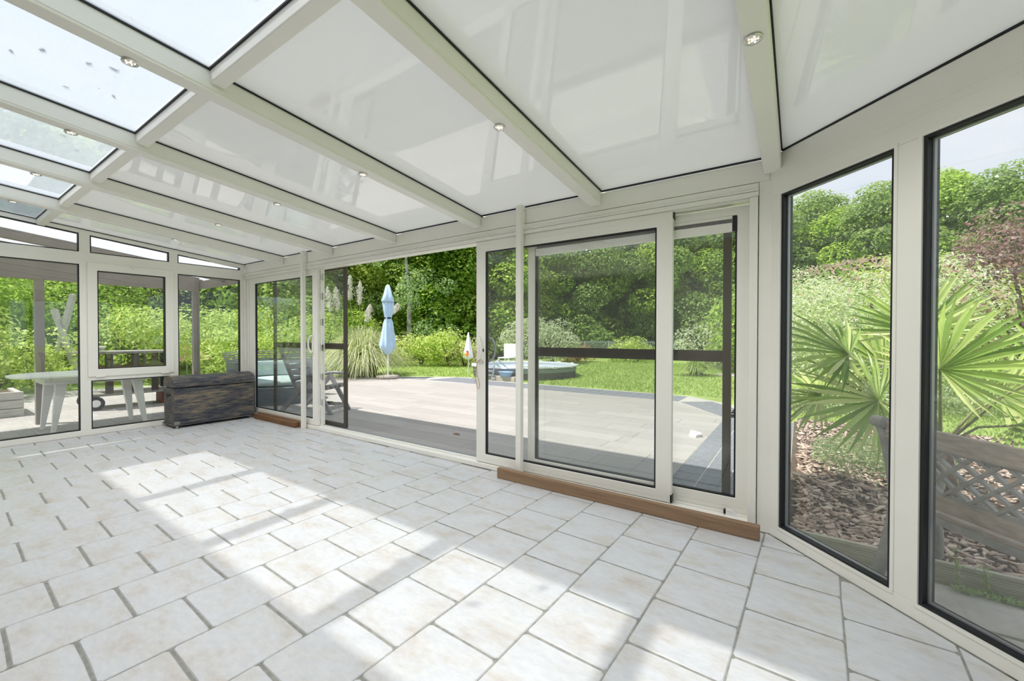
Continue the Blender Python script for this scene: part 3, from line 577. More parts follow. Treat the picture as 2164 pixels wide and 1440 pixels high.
# barbecue trolley
bt = thing('barbecue_trolley', (-8.9,-.7,TZ), 'dark barbecue trolley with shelves and small wheels behind the white table', 'trolley')
obj('top', MB().box(-9.3,-8.55,-1.25,-.02,.86,.90), 'iron', bt, bev=.005); obj('shelf', MB().box(-9.25,-8.6,-1.2,-.1,.16,.20), 'iron', bt); obj('tray', MB().box(-9.2,-8.6,-1.0,-.15,.58,.64), 'rust', bt, bev=.01)
for x in (-9.22,-8.62):
    for y in (-1.18,-.08): obj('leg', MB().box(x-.03,x+.03,y-.03,y+.03,.03 if y > -1 else .05,.86), 'dark', bt)
for y in (-.95,-.62,-.35): obj('slat', MB().box(-8.61,-8.59,y-.05,y+.05,.2,.86), 'bronze', bt)
for x in (-9.2,-8.6): obj('wheel', MB().tube([(x-.03,-1.12,.055),(x+.03,-1.12,.055)],.112,20), 'tyre', bt); obj('hub', MB().tube([(x-.033,-1.12,.055),(x+.033,-1.12,.055)],.06,16), 'white', bt)
for y in (-.2,): obj('foot', MB().box(-9.0,-8.7,y-.03,y+.03,TZ,.16), 'rust', bt)
bw = tag(obj('bowl', MB().lathe([(.06,0),(.15,.05),(.17,.085),(.16,.085),(.13,.045),(.04,.012)],(-8.75,-1.12,.90),20), 'white', smooth=True), 'shallow white bowl on the dark barbecue trolley', 'bowl')
tp = thing('planter_wall', (-8.9,-2.8,TZ), 'low weathered timber planter of stacked boards at the far left', 'planter')
for k in range(3): obj('board', MB().box(-8.95-.02*k,-8.88-.02*k,-4.2,-1.85,TZ+.125*k,TZ+.125*k+.118), 'deckg', tp, bev=.004)
obj('end_board', MB().box(-9.9,-8.95,-1.92,-1.86,TZ,TZ+.36), 'deckg', tp); obj('soil', MB().box(-9.9,-8.99,-4.2,-1.92,TZ,TZ+.33), 'soil', tp)
sw = thing('swing_frame', (-12.9,-.85,-.075), 'pale crossed timber posts of a garden swing at far left', 'swing')
for a, b in (((-12.6,-.55,-.1),(-13.0,-.95,1.75)),((-13.15,-1.05,-.1),(-12.78,-.68,2.1))): obj('leg', MB().bar(a,b,.09,.09), 'greywood', sw)
# round rattan daybed
db = thing('rattan_daybed', (-7.35,1.15,TZ), 'grey woven rattan daybed with rounded back and pale cushion', 'daybed')
def arcwall(m, c, r, t0, t1, z0, z1, th, n=18, fl=0):
    vs = []
    for i in range(n+1):
        t = math.radians(t0+(t1-t0)*i/n)
        for rr, z in ((r,z0),(r+fl,z1),(r-th+fl,z1),(r-th,z0)): vs.append((c[0]+rr*math.cos(t),c[1]+rr*math.sin(t),z))
    fs = [(i*4+k,(i+1)*4+k,(i+1)*4+(k+1) % 4,i*4+(k+1) % 4) for i in range(n) for k in range(4)]+[(0,1,2,3),(n*4+3,n*4+2,n*4+1,n*4)]
    return m.add(vs, fs)
cdb = (-7.35,1.15)
obj('base', MB().lathe([(.70,0),(.74,.30),(.70,.32)],(cdb[0],cdb[1],TZ),32), 'rattan', db)
obj('backrest', arcwall(MB(), cdb, .76, 90, 290, TZ+.05, .70, .05, 22, .06), 'rattan', db)
for k in range(4): obj('rail', MB().tube([(cdb[0]+(.82+.012*k)*math.cos(math.radians(a)),cdb[1]+(.82+.012*k)*math.sin(math.radians(a)),.72+.045*k-.03*abs(a-190)/100) for a in range(95,290,10)],.012,6), 'gplastic', db, smooth=True)
obj('cushion', MB().lathe([(.60,0),(.69,.02),(.70,.07),(.66,.10),(.0,.11)],(cdb[0],cdb[1],TZ+.32),32), 'cushion', db, smooth=True)
obj('back_cushion', arcwall(MB(), cdb, .70, 120, 260, .37, .66, .12, 14, .04), 'cushion', db, bev=.02)
# grey folding armchair
ac = thing('folding_armchair', (-5.55,.95,TZ), 'grey plastic folding armchair with slatted seat by the open doorway', 'chair')
F = Vector((.93,.37,0)); SD = Vector((-.37,.93,0)); A0 = Vector((-5.62,.93,TZ))
def ap(f, s, z): return A0+F*f+SD*s+Vector((0,0,z))
for s in (-.26,.26):
    obj('leg', MB().bar(ap(-.48,s,.0),ap(.08,s,.58),.035,.07), 'gplastic', ac, bev=.006); obj('leg', MB().bar(ap(.42,s*.9,.0),ap(.06,s*.9,.58),.035,.07), 'gplastic', ac, bev=.006)
    obj('armrest', MB().tube([ap(-.24,s,.52),ap(-.06,s,.585),ap(.12,s,.615),ap(.30,s,.60)],[.022,.026,.028,.026],8), 'gplastic', ac, smooth=True)
    obj('back_rail', MB().bar(ap(-.16,s*.85,.28),ap(-.52,s*.85,1.05),.035,.06), 'gplastic', ac, bev=.006); obj('seat_rail', MB().bar(ap(-.20,s*.85,.30),ap(.36,s*.85,.42),.03,.06), 'gplastic', ac, bev=.006)
for k in range(7): f = -.15+.08*k; obj('slat', MB().bar(ap(f,-.24,.325+.017*k+.02),ap(f,.24,.325+.017*k+.02),.06,.016), 'gplastic', ac)
for k in range(8): f = -.19-.043*k; obj('slat', MB().bar(ap(f,-.23,.36+.092*k),ap(f,.23,.36+.092*k),.075,.018,(F*.9+Vector((0,0,.43)))), 'gplastic', ac)
obj('crossbar', MB().bar(ap(-.40,.26,.085),ap(.36,.26,.085),.03,.055), 'gplastic', ac); obj('crossbar', MB().bar(ap(.37,-.24,.085),ap(.37,.24,.085),.03,.055), 'gplastic', ac); obj('clip', MB().bar(ap(-.02,.255,.105),ap(.09,.255,.105),.045,.03), 'dark', ac)
# closed parasol
pb = Vector((-8.93,5.03,TZ)); pr = thing('parasol', pb, 'tall closed pale blue parasol standing in a round concrete base', 'parasol')
obj('base', MB().lathe([(.25,0),(.31,.015),(.315,.06),(.30,.09),(.05,.10)],pb,28), 'stone', pr, smooth=False); obj('pole', MB().tube([pb+Vector((0,0,.09)),pb+Vector((0,0,2.62))],.024,10), 'white', pr)
fold = lambda t, z: 1+.20*math.sin(7*t+z*1.5)+.16*math.sin(3*t+1.3+z*2)
obj('canopy', MB().lathe([(.02,2.56),(.07,2.48),(.12,2.30),(.135,2.15),(.13,2.0),(.105,1.85),(.075,1.735),(.115,1.60),(.14,1.40),(.17,1.15),(.195,.98),(.19,.88),(.13,.80),(.07,.70),(.03,.69)],pb,40,fold), 'para', pr, smooth=True)
obj('top_flap', MB().lathe([(.015,2.70),(.06,2.66),(.13,2.38),(.185,2.22),(.175,2.20),(.12,2.34)],pb,32,lambda t,z: 1+.16*math.sin(4*t+.5)), 'para', pr, smooth=True); obj('tie_strap', MB().lathe([(.092,1.755),(.094,1.735),(.092,1.715)],pb,24,cap=False), 'navy', pr)
# broken tile and dead leaf on the terrace
tag(obj('tile_fragment', MB().prism([(-.30,2.78,TZ),(-.17,2.70,TZ),(-.13,2.60,TZ),(-.18,2.52,TZ),(-.27,2.58,TZ)],(.01,.01,.035)), 'ceramic'), 'broken pale tile lying on the terrace behind the right door', 'tile fragment')
tag(obj('dead_leaf', MB().prism([(-2.72,1.0,TZ+.003),(-2.66,1.02,TZ+.012),(-2.60,1.0,TZ+.005),(-2.66,.985,TZ+.003)],(0,0,.004)), 'rust'), 'small brown dead leaf on the shaded terrace outside the doorway', 'leaf')
# ------------------------------------------------------------------ above-ground pool and what stands by it
pc = (-6.30,8.20,-.075); po = thing('pool', pc, 'round above-ground pool with grey sides on the lawn', 'pool')
obj('wall', MB().lathe([(1.58,0),(1.60,.02),(1.60,.20)],pc,48,cap=False), 'pool', po); obj('side_band', MB().lathe([(1.605,.19),(1.62,.21),(1.62,.31),(1.60,.325)],pc,48,cap=False), 'poolband', po)
obj('rim', MB().lathe([(1.58,.315),(1.66,.325),(1.66,.355),(1.50,.355),(1.48,.32),(1.48,.1)],pc,48,cap=False), 'poolrim', po); obj('water', MB().lathe([(1.49,.255),(1.49,.27)],pc,48), 'water', po)
for k in range(14): t = k*2*math.pi/14; obj('clamp', MB().bar((pc[0]+1.655*math.cos(t-.05),pc[1]+1.655*math.sin(t-.05),.275),(pc[0]+1.655*math.cos(t+.05),pc[1]+1.655*math.sin(t+.05),.275),.03,.05), 'white', po)
ld_ = thing('pool_ladder', (-6.25,6.5,-.075), 'small grey ladder over the near edge of the pool', 'ladder')
for s in (-.12,.12): obj('rail', MB().tube([(-6.25+s,6.30,TZ-.01),(-6.25+s,6.42,.40),(-6.2+s,6.50,.50),(-6.15+s,6.62,.40),(-6.1+s,6.8,.26)],.018,6), 'galv', ld_)
for z in (.08,.2,.32): obj('rung', MB().bar((-6.37,6.30+z*.3,z),(-6.13,6.30+z*.3,z),.05,.02), 'galv', ld_)
st = tag(obj('step_block', MB().box(-6.25,-5.45,5.98+.42,6.3+.25,-.078,.06), 'stone', bev=.01), 'low pale concrete step in front of the pool', 'step')
tag(obj('basin', MB().lathe([(.14,0),(.19,.12),(.205,.125),(.18,.125),(.13,.015)],(-5.78,6.46,.06),20,lambda t,z: 1+.15*math.cos(2*t)), 'basin', smooth=True), 'blue plastic basin on the step beside the pool', 'basin')
pu = thing('small_parasol', (-8.27,7.81,-.075), 'small closed white parasol with coloured print left of the pool', 'parasol')
obj('pole', MB().tube([(-8.27,7.81,-.08),(-8.27,7.81,1.28)],.016,8), 'white', pu); obj('canopy', MB().lathe([(.015,1.36),(.05,1.15),(.10,.85),(.14,.62),(.15,.52),(.07,.46)],(-8.27,7.81,-.075),28,lambda t,z: 1+.2*math.sin(7*t)), 'white', pu, smooth=True)
for nm_, mt_, dz, a, s in (('print','orange',.62,-70,.055),('print','red',.72,-62,.03),('print','yellow',.64,-140,.05)):
    t = math.radians(a); c = Vector((-8.27+.155*math.cos(t),7.81+.155*math.sin(t),-.075+dz)); obj(nm_, MB().tube([c-Vector((math.cos(t),math.sin(t),0))*.04,c+Vector((math.cos(t),math.sin(t),0))*.012],s,12), mt_, pu)
gc = thing('white_garden_chair', (-8.2,10.2,-.075), 'white plastic garden chair on the lawn behind the pool', 'chair')
obj('backrest', MB().bar((-8.45,10.1,.62),(-7.95,10.3,.62),.05,.5), 'white', gc, bev=.02); obj('seat', MB().box(-8.45,-7.95,9.7,10.2,.33,.37), 'white', gc, bev=.01)
for x in (-8.42,-7.98):
    for y in (9.74,10.16): obj('leg', MB().box(x-.025,x+.025,y-.025,y+.025,-.08,.34), 'white', gc)
rs = thing('pink_parasol', (-13.6,1.72,-.075), 'faded pink garden parasol among the shrubs outside the left window', 'parasol')
obj('canopy', MB().lathe([(.02,.95),(.35,.78),(.62,.55),(.60,.54),(.33,.76)],(-13.6,1.72,-.075),12,cap=False), 'pink', rs); obj('pole', MB().tube([(-13.6,1.72,-.08),(-13.6,1.72,.86)],.02,8), 'white', rs)
# fences, sheds, slab
def fence(a, b, h, n, mat, label, rails=(.1,.5,.95), bars=0):
    a = Vector(a); b = Vector(b); t = thing('garden_fence', a, label, 'fence')
    for i in range(n+1): p = a.lerp(b, i/n); obj('post', MB().box(p.x-.035,p.x+.035,p.y-.035,p.y+.035,p.z,p.z+h), mat, t)
    for r in rails: obj('rail', MB().bar(a+Vector((0,0,h*r)),b+Vector((0,0,h*r)),.03,.04), mat, t)
    if bars:
        m = MB()
        for i in range(bars): p = a.lerp(b, (i+.5)/bars); m.box(p.x-.012,p.x+.012,p.y-.012,p.y+.012,p.z+.05,p.z+h+.03)
        o = obj('bars', m, mat, t, 'stuff')
fence((-15.4,12.7,-.075),(-10.5,16.4,-.075),1.32,5,'fence','dark metal railing fence behind the hedge in the doorway view',bars=70)
fence((-11.2,17.2,-.075),(-4.6,21.4,-.075),.95,6,'galv','grey wire mesh fence with posts beyond the pool',bars=90)
def shed(c, w, d, h, rz, label):
    t = thing('garden_shed', c, label, 'shed'); t.rotation_euler = (0,0,rz)
    for nm_, m_, mt_ in (('wall', MB().box(-w/2,w/2,-d/2,d/2,0,h), 'bark'),('roof', MB().box(-w/2-.3,w/2+.3,-d/2-.3,d/2+.3,h,h+.16), 'roof')):
        me = m_.mesh(nm_); me.materials.append(MT[mt_]); o = bpy.data.objects.new(nm_, me); COL.objects.link(o); o.parent = t
shed((-22.6,5.6,-.075),3.2,2.4,2.35,.6,'low flat-roofed shed half hidden behind shrubs left of the doorway'); shed((-19.6,2.7,-.075),2.6,2.4,3.0,.4,'flat-roofed garden hut seen through the casement window')
tag(obj('stone_slab', MB().box(-1.35,-.2,11.4,12.3,-.08,-.05), 'slab'), 'flat pinkish stone slab in the lawn near the fountain grass', 'slab')
# ------------------------------------------------------------------ bay bed: deck, retaining board, mulch, bench
gd = struct('deck_strip', MB().prism([(.80,-.02,-.30),(.80,.035,-.30),(3.4,.035,-.30),(3.4,-2.4,-.30)],(0,0,.215)), 'soil')
for k in range(9):
    a = -.05-.30*k
    cp = clip([(.7,a-.285),(3.4,a-.285+.02),(3.4,a+.08),(.7,a+.06)] if k == 0 else [(.7,a-.285),(3.4,a-.27),(3.4,a+.005),(.7,a-.005)], [(-1,-1,-.71-.115),(0,1,.030)])
    if cp and area(cp) > .004: obj('deck_board', slab(cp, -.062, .004, .02), 'deckg', gd)
rb = struct('planter_edge', MB().box(.83,3.6,.034,.062,-.08,.042), 'deck', .003)
for k in range(9): obj('ridge', MB().box(.83,3.6,.030,.036,-.07+.0118*k,-.0635+.0118*k), 'deck', rb)
obj('curb', MB().box(.788,.83,.07,4.3,-.2,-.045), 'bark', rb)
bed = struct('planting_bed', MB().box(.83,3.6,.062,4.3,-.25,.0), 'soil')
nC = 6500; P = np.stack([.85+2.6*rng.random(nC)**1.4, .07+4.1*rng.random(nC)**1.6, .004+.022*rng.random(nC)], 1)
d = unit(np.stack([rng.normal(size=nC), rng.normal(size=nC), rng.normal(size=nC)*.18], 1)); u_ = unit(np.cross(d, np.array([0,0,1.])+rng.normal(size=(nC,3))*.25)); w_2 = np.cross(u_, d)
ln = (.012+.034*rng.random((nC,1))**1.5); wd = ln*(.22+.4*rng.random((nC,1))); tk = .002+.004*rng.random((nC,1))
Vc = np.stack([P-d*ln-u_*wd*.6, P-d*ln*.8+u_*wd, P+d*ln+u_*wd*.5, P+d*ln*.9-u_*wd, P-d*ln+w_2*tk*2, P-d*ln*.8+u_*wd+w_2*tk*2, P+d*ln+u_*wd*.5+w_2*tk*2, P+d*ln*.9-u_*wd+w_2*tk*2], 1)
q = np.array([[0,1,2,3],[4,7,6,5],[0,4,5,1],[1,5,6,2],[2,6,7,3],[3,7,4,0]]); Fc = (q[None]+8*np.arange(nC)[:,None,None]).reshape(-1,4)
o = finish(bpy.data.objects.new('bark_mulch', npmesh('bark_mulch', Vc, Fc, 'chips')), bed, 'stuff')
# bench: cast-iron ends, timber rails, iron lattice back, seen from behind
bn = thing('garden_bench', (1.3,-.1,-.06), 'aged garden bench with iron lattice back just outside the bay window', 'bench')
BX = Vector((.62,-.785,0)); BD = Vector((.785,.62,0)); BO = Vector((1.19,-.085,-.062))
def bq(a, d, z): return BO+BX*a+BD*d+Vector((0,0,z))
for a in (0, 1.22):
    obj('back_leg', MB().tube([bq(a,-.01,0),bq(a,.03,.12),bq(a,.075,.30),bq(a,.085,.42),bq(a,.06,.58),bq(a,.03,.72),bq(a,.005,.80)],[.030,.026,.024,.022,.021,.022,.026],8), 'iron', bn, smooth=True)
    obj('front_leg', MB().tube([bq(a,.335,0),bq(a,.325,.05),bq(a,.33,.20),bq(a,.30,.34),bq(a,.27,.40)],[.032,.026,.022,.026,.024],8), 'iron', bn, smooth=True)
    obj('arm', MB().tube([bq(a,.045,.62),bq(a,.15,.64),bq(a,.28,.62),bq(a,.345,.55),bq(a,.34,.46),bq(a,.30,.38)],[.018,.018,.02,.02,.018,.018],8), 'iron', bn, smooth=True)
    obj('scroll', MB().tube([bq(a,.10+.07*math.cos(t)*(1-t/9),.30+.07*math.sin(t)*(1-t/9)) for t in np.linspace(0,7,18)],.009,6).tube([bq(a,.22+.06*math.cos(-t)*(1-t/9),.28+.06*math.sin(-t)*(1-t/9)) for t in np.linspace(0,7,18)],.009,6), 'iron', bn, smooth=True)
    obj('finial', MB().tube([bq(a-.03,.0,.80),bq(a+.03,.0,.80)],.028,10), 'iron', bn)
obj('top_rail', MB().bar(bq(.02,.022,.765),bq(1.20,.022,.765),.028,.085,(0,0,1)), 'benchwood', bn, bev=.006); obj('lower_rail', MB().bar(bq(.02,.07,.475),bq(1.20,.07,.475),.028,.075), 'benchwood', bn, bev=.006)
for k in range(4): obj('seat_slat', MB().bar(bq(.01,.10+.068*k,.405-.006*k),bq(1.21,.10+.068*k,.405-.006*k),.055,.024), 'benchwood', bn, bev=.004)
obj('seat_iron', MB().bar(bq(.0,.075,.385),bq(1.22,.075,.385),.02,.035), 'iron', bn)
m = MB()
def lat(a, z): t = (z-.50)/.24; return bq(a,.066-.042*t,z)
for k in range(-3,14):
    for s in (1,-1):
        a0 = .05+k*.10; a1 = a0+s*.24
        za, zb = .515, .722; c0, c1 = max(.05,min(1.17,a0)), max(.05,min(1.17,a1))
        if abs(a1-a0) < 1e-6 or c0 == c1: continue
        f0 = (c0-a0)/(a1-a0); f1 = (c1-a0)/(a1-a0); m.bar(lat(c0,za+(zb-za)*f0),lat(c1,za+(zb-za)*f1),.012,.020,tuple(BD))
for k in range(6):
    ca = .15+.185*k; m.tube([lat(ca+.085*math.cos(t),.70+.03*abs(math.sin(t))) for t in np.linspace(0,math.pi,9)],.009,6)
m.bar(lat(.05,.515),lat(1.17,.515),.014,.016); m.bar(lat(.05,.722),lat(1.17,.722),.014,.016); obj('lattice', m, 'iron', bn)
# weeds at the foot of the board
def weed(x, y, h, label):
    t = thing('weed', (x,y,-.06), label, 'plant', 'weeds along the board'); m = MB().tube([(x,y,-.062),(x-.01,y+.004,h*.5-.06),(x-.02,y+.0,h-.06)],[.003,.0025,.0015],5); obj('stem', m, 'petiole', t)
    k = 60; z = rng.random(k); P = np.stack([x-.02*z+rng.normal(size=k)*.012,y+rng.normal(size=k)*.012,-.05+h*z],1); obj('foliage', leaves('foliage',P,rng.normal(size=(k,3))+[0,0,1],.024,'lf_lav',.25), 'lf_lav', t)
weed(1.50,-.01,.19,'taller wispy green weed rooted before the board behind the bench'); weed(1.60,.0,.14,'shorter wispy green weed right of the taller one by the board')
k = 260; P = np.stack([1.47+.30*rng.random(k),.0-.05*rng.random(k),-.055+.02*rng.random(k)],1); tag(obj('ground_weeds', leaves('ground_weeds',P,rng.normal(size=(k,3))*.6+[0,0,1],.022,'lf_lav',.4), 'lf_lav'), 'low creeping green weeds in the gap below the board', 'plants')['kind'] = 'stuff'
# lavender
lv = thing('lavender_bush', (1.36,1.75,.0), 'low silvery green lavender bush in the mulch under the palm', 'bush')
k = 2600; t = 2*np.pi*rng.random(k); r = np.sqrt(rng.random(k)); base = np.stack([1.40+.36*r*np.cos(t),1.72+.45*r*np.sin(t),0*t],1); hh = (.10+.22*rng.random(k))*(1.1-.4*r)
P = base+np.stack([.10*r*np.cos(t),.10*r*np.sin(t),hh],1); N = np.stack([rng.normal(size=k),rng.normal(size=k),.3*rng.normal(size=k)],1); obj('foliage', leaves('foliage',P,N,.05,'lf_lav',.16), 'lf_lav', lv)
# ------------------------------------------------------------------ fan palm
pm_ = thing('fan_palm', (1.70,1.30,.0), 'fan palm with large pleated leaves growing in the mulch outside the bay', 'palm')
obj('trunk', MB().tube([(1.70,1.30,-.02),(1.69,1.29,.15),(1.68,1.27,.36)],[.085,.08,.06],12), 'fibre', pm_)
lm_ = MB(); n_ = 5
vs = []
for i in range(n_+1):
    s = i/n_; w = .030*(1-max(0,(s-.55)/.45))**.9 if s > .55 else .030*(.12+.88*min(1,s/.5)); dz = -.16*max(0,s-.6)**1.5*2
    vs += [(s,w,dz+.012),(s,0,dz-.010*(1-s)),(s,-w,dz+.012)]
lm_.add(vs, [(i*3+k,(i+1)*3+k,(i+1)*3+k+1,i*3+k+1) for i in range(n_) for k in range(2)]); LME = lm_.mesh('leaflet'); LME.materials.append(MT['palm'])
def frond(hub, axis, nrm, R, arc, n, root):
    hub = Vector(hub); ax = Vector(axis).normalized(); nr = Vector(nrm); nr = (nr-ax*nr.dot(ax)).normalized(); sd = nr.cross(ax)
    r = Vector(root); mid = r.lerp(hub,.55)+Vector((0,0,.06)); fr = obj('frond', MB().tube([r,mid,hub],[.012,.008,.006],6), 'petiole', pm_, smooth=True)
    for k in range(n):
        a = math.radians(-arc/2+arc*k/(n-1)+random.uniform(-1.5,1.5)); d = ax*math.cos(a)+sd*math.sin(a); d = (d+nr*(-.10*(k % 2)+.05)).normalized(); l = R*(.78+.22*math.cos(a*.8))*random.uniform(.93,1.05)
        z = (nr-d*nr.dot(d)).normalized(); y_ = z.cross(d); Mx = Matrix((d,y_,z)).transposed(); e = Mx.to_euler()
        inst('leaflet', LME, hub, fr, sc=(l,l*1.25 if R > .4 else l,l), rot=e)
RT = (1.68,1.27,.38)
frond((1.56,.69,.97),(.35,.05,.55),(-.45,-.75,.45),.52,235,34,RT); frond((1.12,.66,1.05),(-.75,-.1,.38),(.2,-.55,.8),.46,190,30,RT); frond((1.26,.56,.77),(-.55,-.25,.05),(.1,-.85,.55),.48,250,34,RT)
frond((1.95,1.22,.77),(.7,.0,.25),(-.2,-.7,.6),.48,210,28,RT); frond((.98,.98,.72),(-.6,.1,.0),(.1,-.6,.8),.42,210,28,RT); frond((1.55,1.22,1.20),(.05,.2,1),(-.3,-1,.2),.50,200,28,RT)
frond((1.88,.72,.66),(.6,-.5,-.2),(-.2,-.4,.9),.40,170,24,RT); frond((2.10,.90,1.0),(.7,-.3,.5),(-.3,-.8,.5),.5,220,28,RT); frond((1.40,1.55,.95),(-.4,.3,.7),(.1,-1,.4),.46,210,28,RT)
# ------------------------------------------------------------------ pampas grass and fountain grass
def blades(n, c, r0, spread, h, wid, mat, seg=6):
    t = 2*np.pi*rng.random(n); rr = r0*np.sqrt(rng.random(n)); a = t+rng.normal(size=n)*.35; dirx = np.stack([np.cos(a),np.sin(a)],1); q = rng.random(n); H = h*(.55+.5*rng.random(n)); sp = spread*(.12+.95*q**1.2)*(.7+.5*rng.random(n)); e = 1-.95*q; kk = 1.75+.5*rng.random(n); V = []
    side = np.stack([-dirx[:,1],dirx[:,0],0*t],1)
    for i in range(seg+1):
        s = i/seg; x = np.stack([c[0]+rr*np.cos(t)+dirx[:,0]*sp*s**1.35, c[1]+rr*np.sin(t)+dirx[:,1]*sp*s**1.35, c[2]+np.maximum(.01,H*(kk*s-(kk-e)*s*s)*.82)],1); w = wid*(1-.85*s); V += [x-side*w, x+side*w]
    V = np.stack(V,1); k = 2*(seg+1); F = np.array([[2*i,2*i+1,2*i+3,2*i+2] for i in range(seg)]); return npmesh('blades', V, (F[None]+k*np.arange(n)[:,None,None]).reshape(-1,4), mat)
pp = thing('pampas_grass', (-10.3,5.15,-.07), 'large pampas grass clump with white plumes beside the blue parasol', 'grass')
o = obj('blades', blades(3600,(-10.3,5.15,-.07),.42,1.55,1.95,.012,'straw'), 'straw', pp); o['kind'] = 'stuff'
for x, y, z, ln_, tilt in ((-10.52,4.88,2.42,.75,.02),(-10.24,5.02,2.28,.68,.05),(-10.95,4.5,2.05,.75,-.18),(-10.80,4.65,2.1,.7,-.12),(-10.05,5.15,1.75,.5,.30),(-9.4,5.6,2.0,.28,.8)):
    k = 420; s = rng.random(k); w = .095*np.sin(np.pi*np.clip(.08+.9*s,0,1))**.8; P = np.stack([x+tilt*s*ln_+rng.normal(size=k)*w*.6,y+rng.normal(size=k)*w*.6,z-.15+ln_*s],1); N = rng.normal(size=(k,3))
    me = leaves('plume',P,N,.10,'plume',.13,-.9); fl_ = obj('plume', me, 'plume', pp); obj('stalk', MB().tube([(-10.3+.3*(x+10.3),5.15+.3*(y-5.15),.3),(x,y,z-.1)],.008,5), 'petiole', fl_)
fg = thing('fountain_grass', (-1.85,11.3,-.07), 'rounded green fountain grass tuft in the lawn', 'grass'); o = obj('blades', blades(900,(-1.85,11.3,-.07),.18,.75,.70,.012,'blade'), 'blade', fg); o['kind'] = 'stuff'
# ------------------------------------------------------------------ shrubs
def shrub(loc, R, H, mat, per, size, label, name='shrub', nl=16, cat='bush', asp=.5, lob=.42, group=None, tips=None):
    t = thing(name, loc, label, cat, group); lb = [((0,0,H*.45),(R*.72,R*.72,H*.45))]
    for i in range(nl):
        a = 2*math.pi*rng.random(); h = rng.random()**.8; rr = R*.75*math.sqrt(max(.05,1-(1.15*h-.35)**2)); lb.append(((rr*math.cos(a),rr*math.sin(a),H*(.15+.68*h)),lob*R*(.7+.5*rng.random())*np.array([1,1,.85])))
    P, N, s = lobes_cloud(lb, per, size, .55); P[:,2] = np.abs(P[:,2])
    me = leaves('foliage', P, N, s, mat, asp); o = bpy.data.objects.new('foliage', me); COL.objects.link(o); o.parent = t
    m = MB()
    for k in range(4): a = k*1.6; m.tube([(0,0,-.02),(.2*R*math.cos(a),.2*R*math.sin(a),H*.3),(.45*R*math.cos(a),.45*R*math.sin(a),H*.7)],[.04*R,.03*R,.012*R],6)
    me2 = m.mesh('stem'); me2.materials.append(MT['bark']); o2 = bpy.data.objects.new('stem', me2); COL.objects.link(o2); o2.parent = t
    if tips:
        k = tips; d = unit(rng.normal(size=(k,3))+[0,0,1.1]); d[:,2] = np.abs(d[:,2])*.75+.25*(rng.random(k)<.9); P2 = d*np.array([R*.98,R*.98,H*.5])+[0,0,H*.5]; N2 = np.cross(d, rng.normal(size=(k,3))); me3 = leaves('shoots', P2+d*.05, N2, .13, 'lf_pinktip', .28); o3 = bpy.data.objects.new('shoots', me3); COL.objects.link(o3); o3.parent = t
    return t
G0 = -.075
shrub((1.75,6.9,G0),1.75,2.55,'lf_willow',2300,.075,'large cream and green variegated dappled willow outside the bay','dappled_willow',26,asp=.3,tips=420)
shrub((4.6,9.7,.55),1.7,3.0,'lf_purple',1700,.075,'purple leaved shrub at the right behind the palm','purple_shrub',20,tips=0)
shrub((4.5,15.8,G0),2.6,4.0,'lf_yellow',420,.17,'yellow-green shrub on the slope between willow and purple shrub'); shrub((.6,14.5,G0),2.4,3.4,'lf_mid',420,.17,'dense green shrub on the slope behind the willow')
shrub((-12.2,9.4,G0),1.05,1.35,'lf_hedge',900,.10,'rounded light green bush directly right of the blue parasol'); shrub((-11.0,9.8,G0),.95,1.5,'lf_hedge',900,.10,'taller rounded green bush in the middle of the low hedge'); shrub((-10.5,10.2,G0),.95,.95,'lf_azalea',900,.09,'low straw-coloured bush beside the white parasol'); shrub((-13.2,8.6,G0),1.2,1.25,'lf_azalea',800,.10,'straw-coloured bush behind the pampas grass')
shrub((-8.3,13.6,G0),1.15,2.0,'lf_pale',900,.11,'pale variegated shrub behind the pool left end'); shrub((-9.7,13.2,G0),1.0,2.2,'lf_pale',800,.10,'upright white-flecked shrub seen beside the door handle'); shrub((-2.3,15.6,G0),1.5,1.95,'lf_pale',800,.12,'pale grey-green shrub above the fountain grass'); shrub((-5.7,17.4,G0),1.2,1.05,'lf_hedge',700,.12,'low yellow-green bush by the wire mesh fence')
shrub((-8.0,15.6,G0),.8,.75,'lf_redshrub',700,.10,'low reddish shrub behind the pool'); shrub((3.9,9.6,G0),.9,.5,'lf_mid',700,.09,'low green plants under the purple shrub'); shrub((-.6,13.5,G0),1.2,2.8,'lf_bright',600,.14,'bright green bush at the right edge of the door panes')
# near shrubs on the left, beyond the pergola
for k, (x, y, R, H, mt, lab) in enumerate(((-11.6,-3.2,1.4,2.6,'lf_hedge','bright hazel bush beyond the planter at the far left edge'),(-12.6,-1.9,1.2,1.5,'lf_hedge','low bright bush behind the swing posts'),(-14.4,-2.6,1.7,3.2,'lf_bright','tall bright green bush behind the left pergola post'),(-15.5,-.2,1.8,3.3,'lf_bright','tall leafy bush filling the casement window view'),(-13.6,.7,1.2,1.9,'lf_hedge','sunlit lime bush low in the casement window view'),
  (-14.6,3.2,1.6,2.1,'lf_hedge','sunlit lime bush right of the corner pergola post'),(-12.4,2.9,1.2,1.5,'lf_hedge','low lime bush above the rattan daybed'),(-13.3,5.6,1.4,1.8,'lf_hedge','lime bush seen through the left sliding door'),(-15.2,7.4,1.7,2.3,'lf_bright','green bush behind the pampas plumes'),(-10.6,-4.6,1.3,2.4,'lf_bright','leafy bush at the end of the planter'))):
    shrub((x,y,G0),R,H,mt,1300,.095,lab)
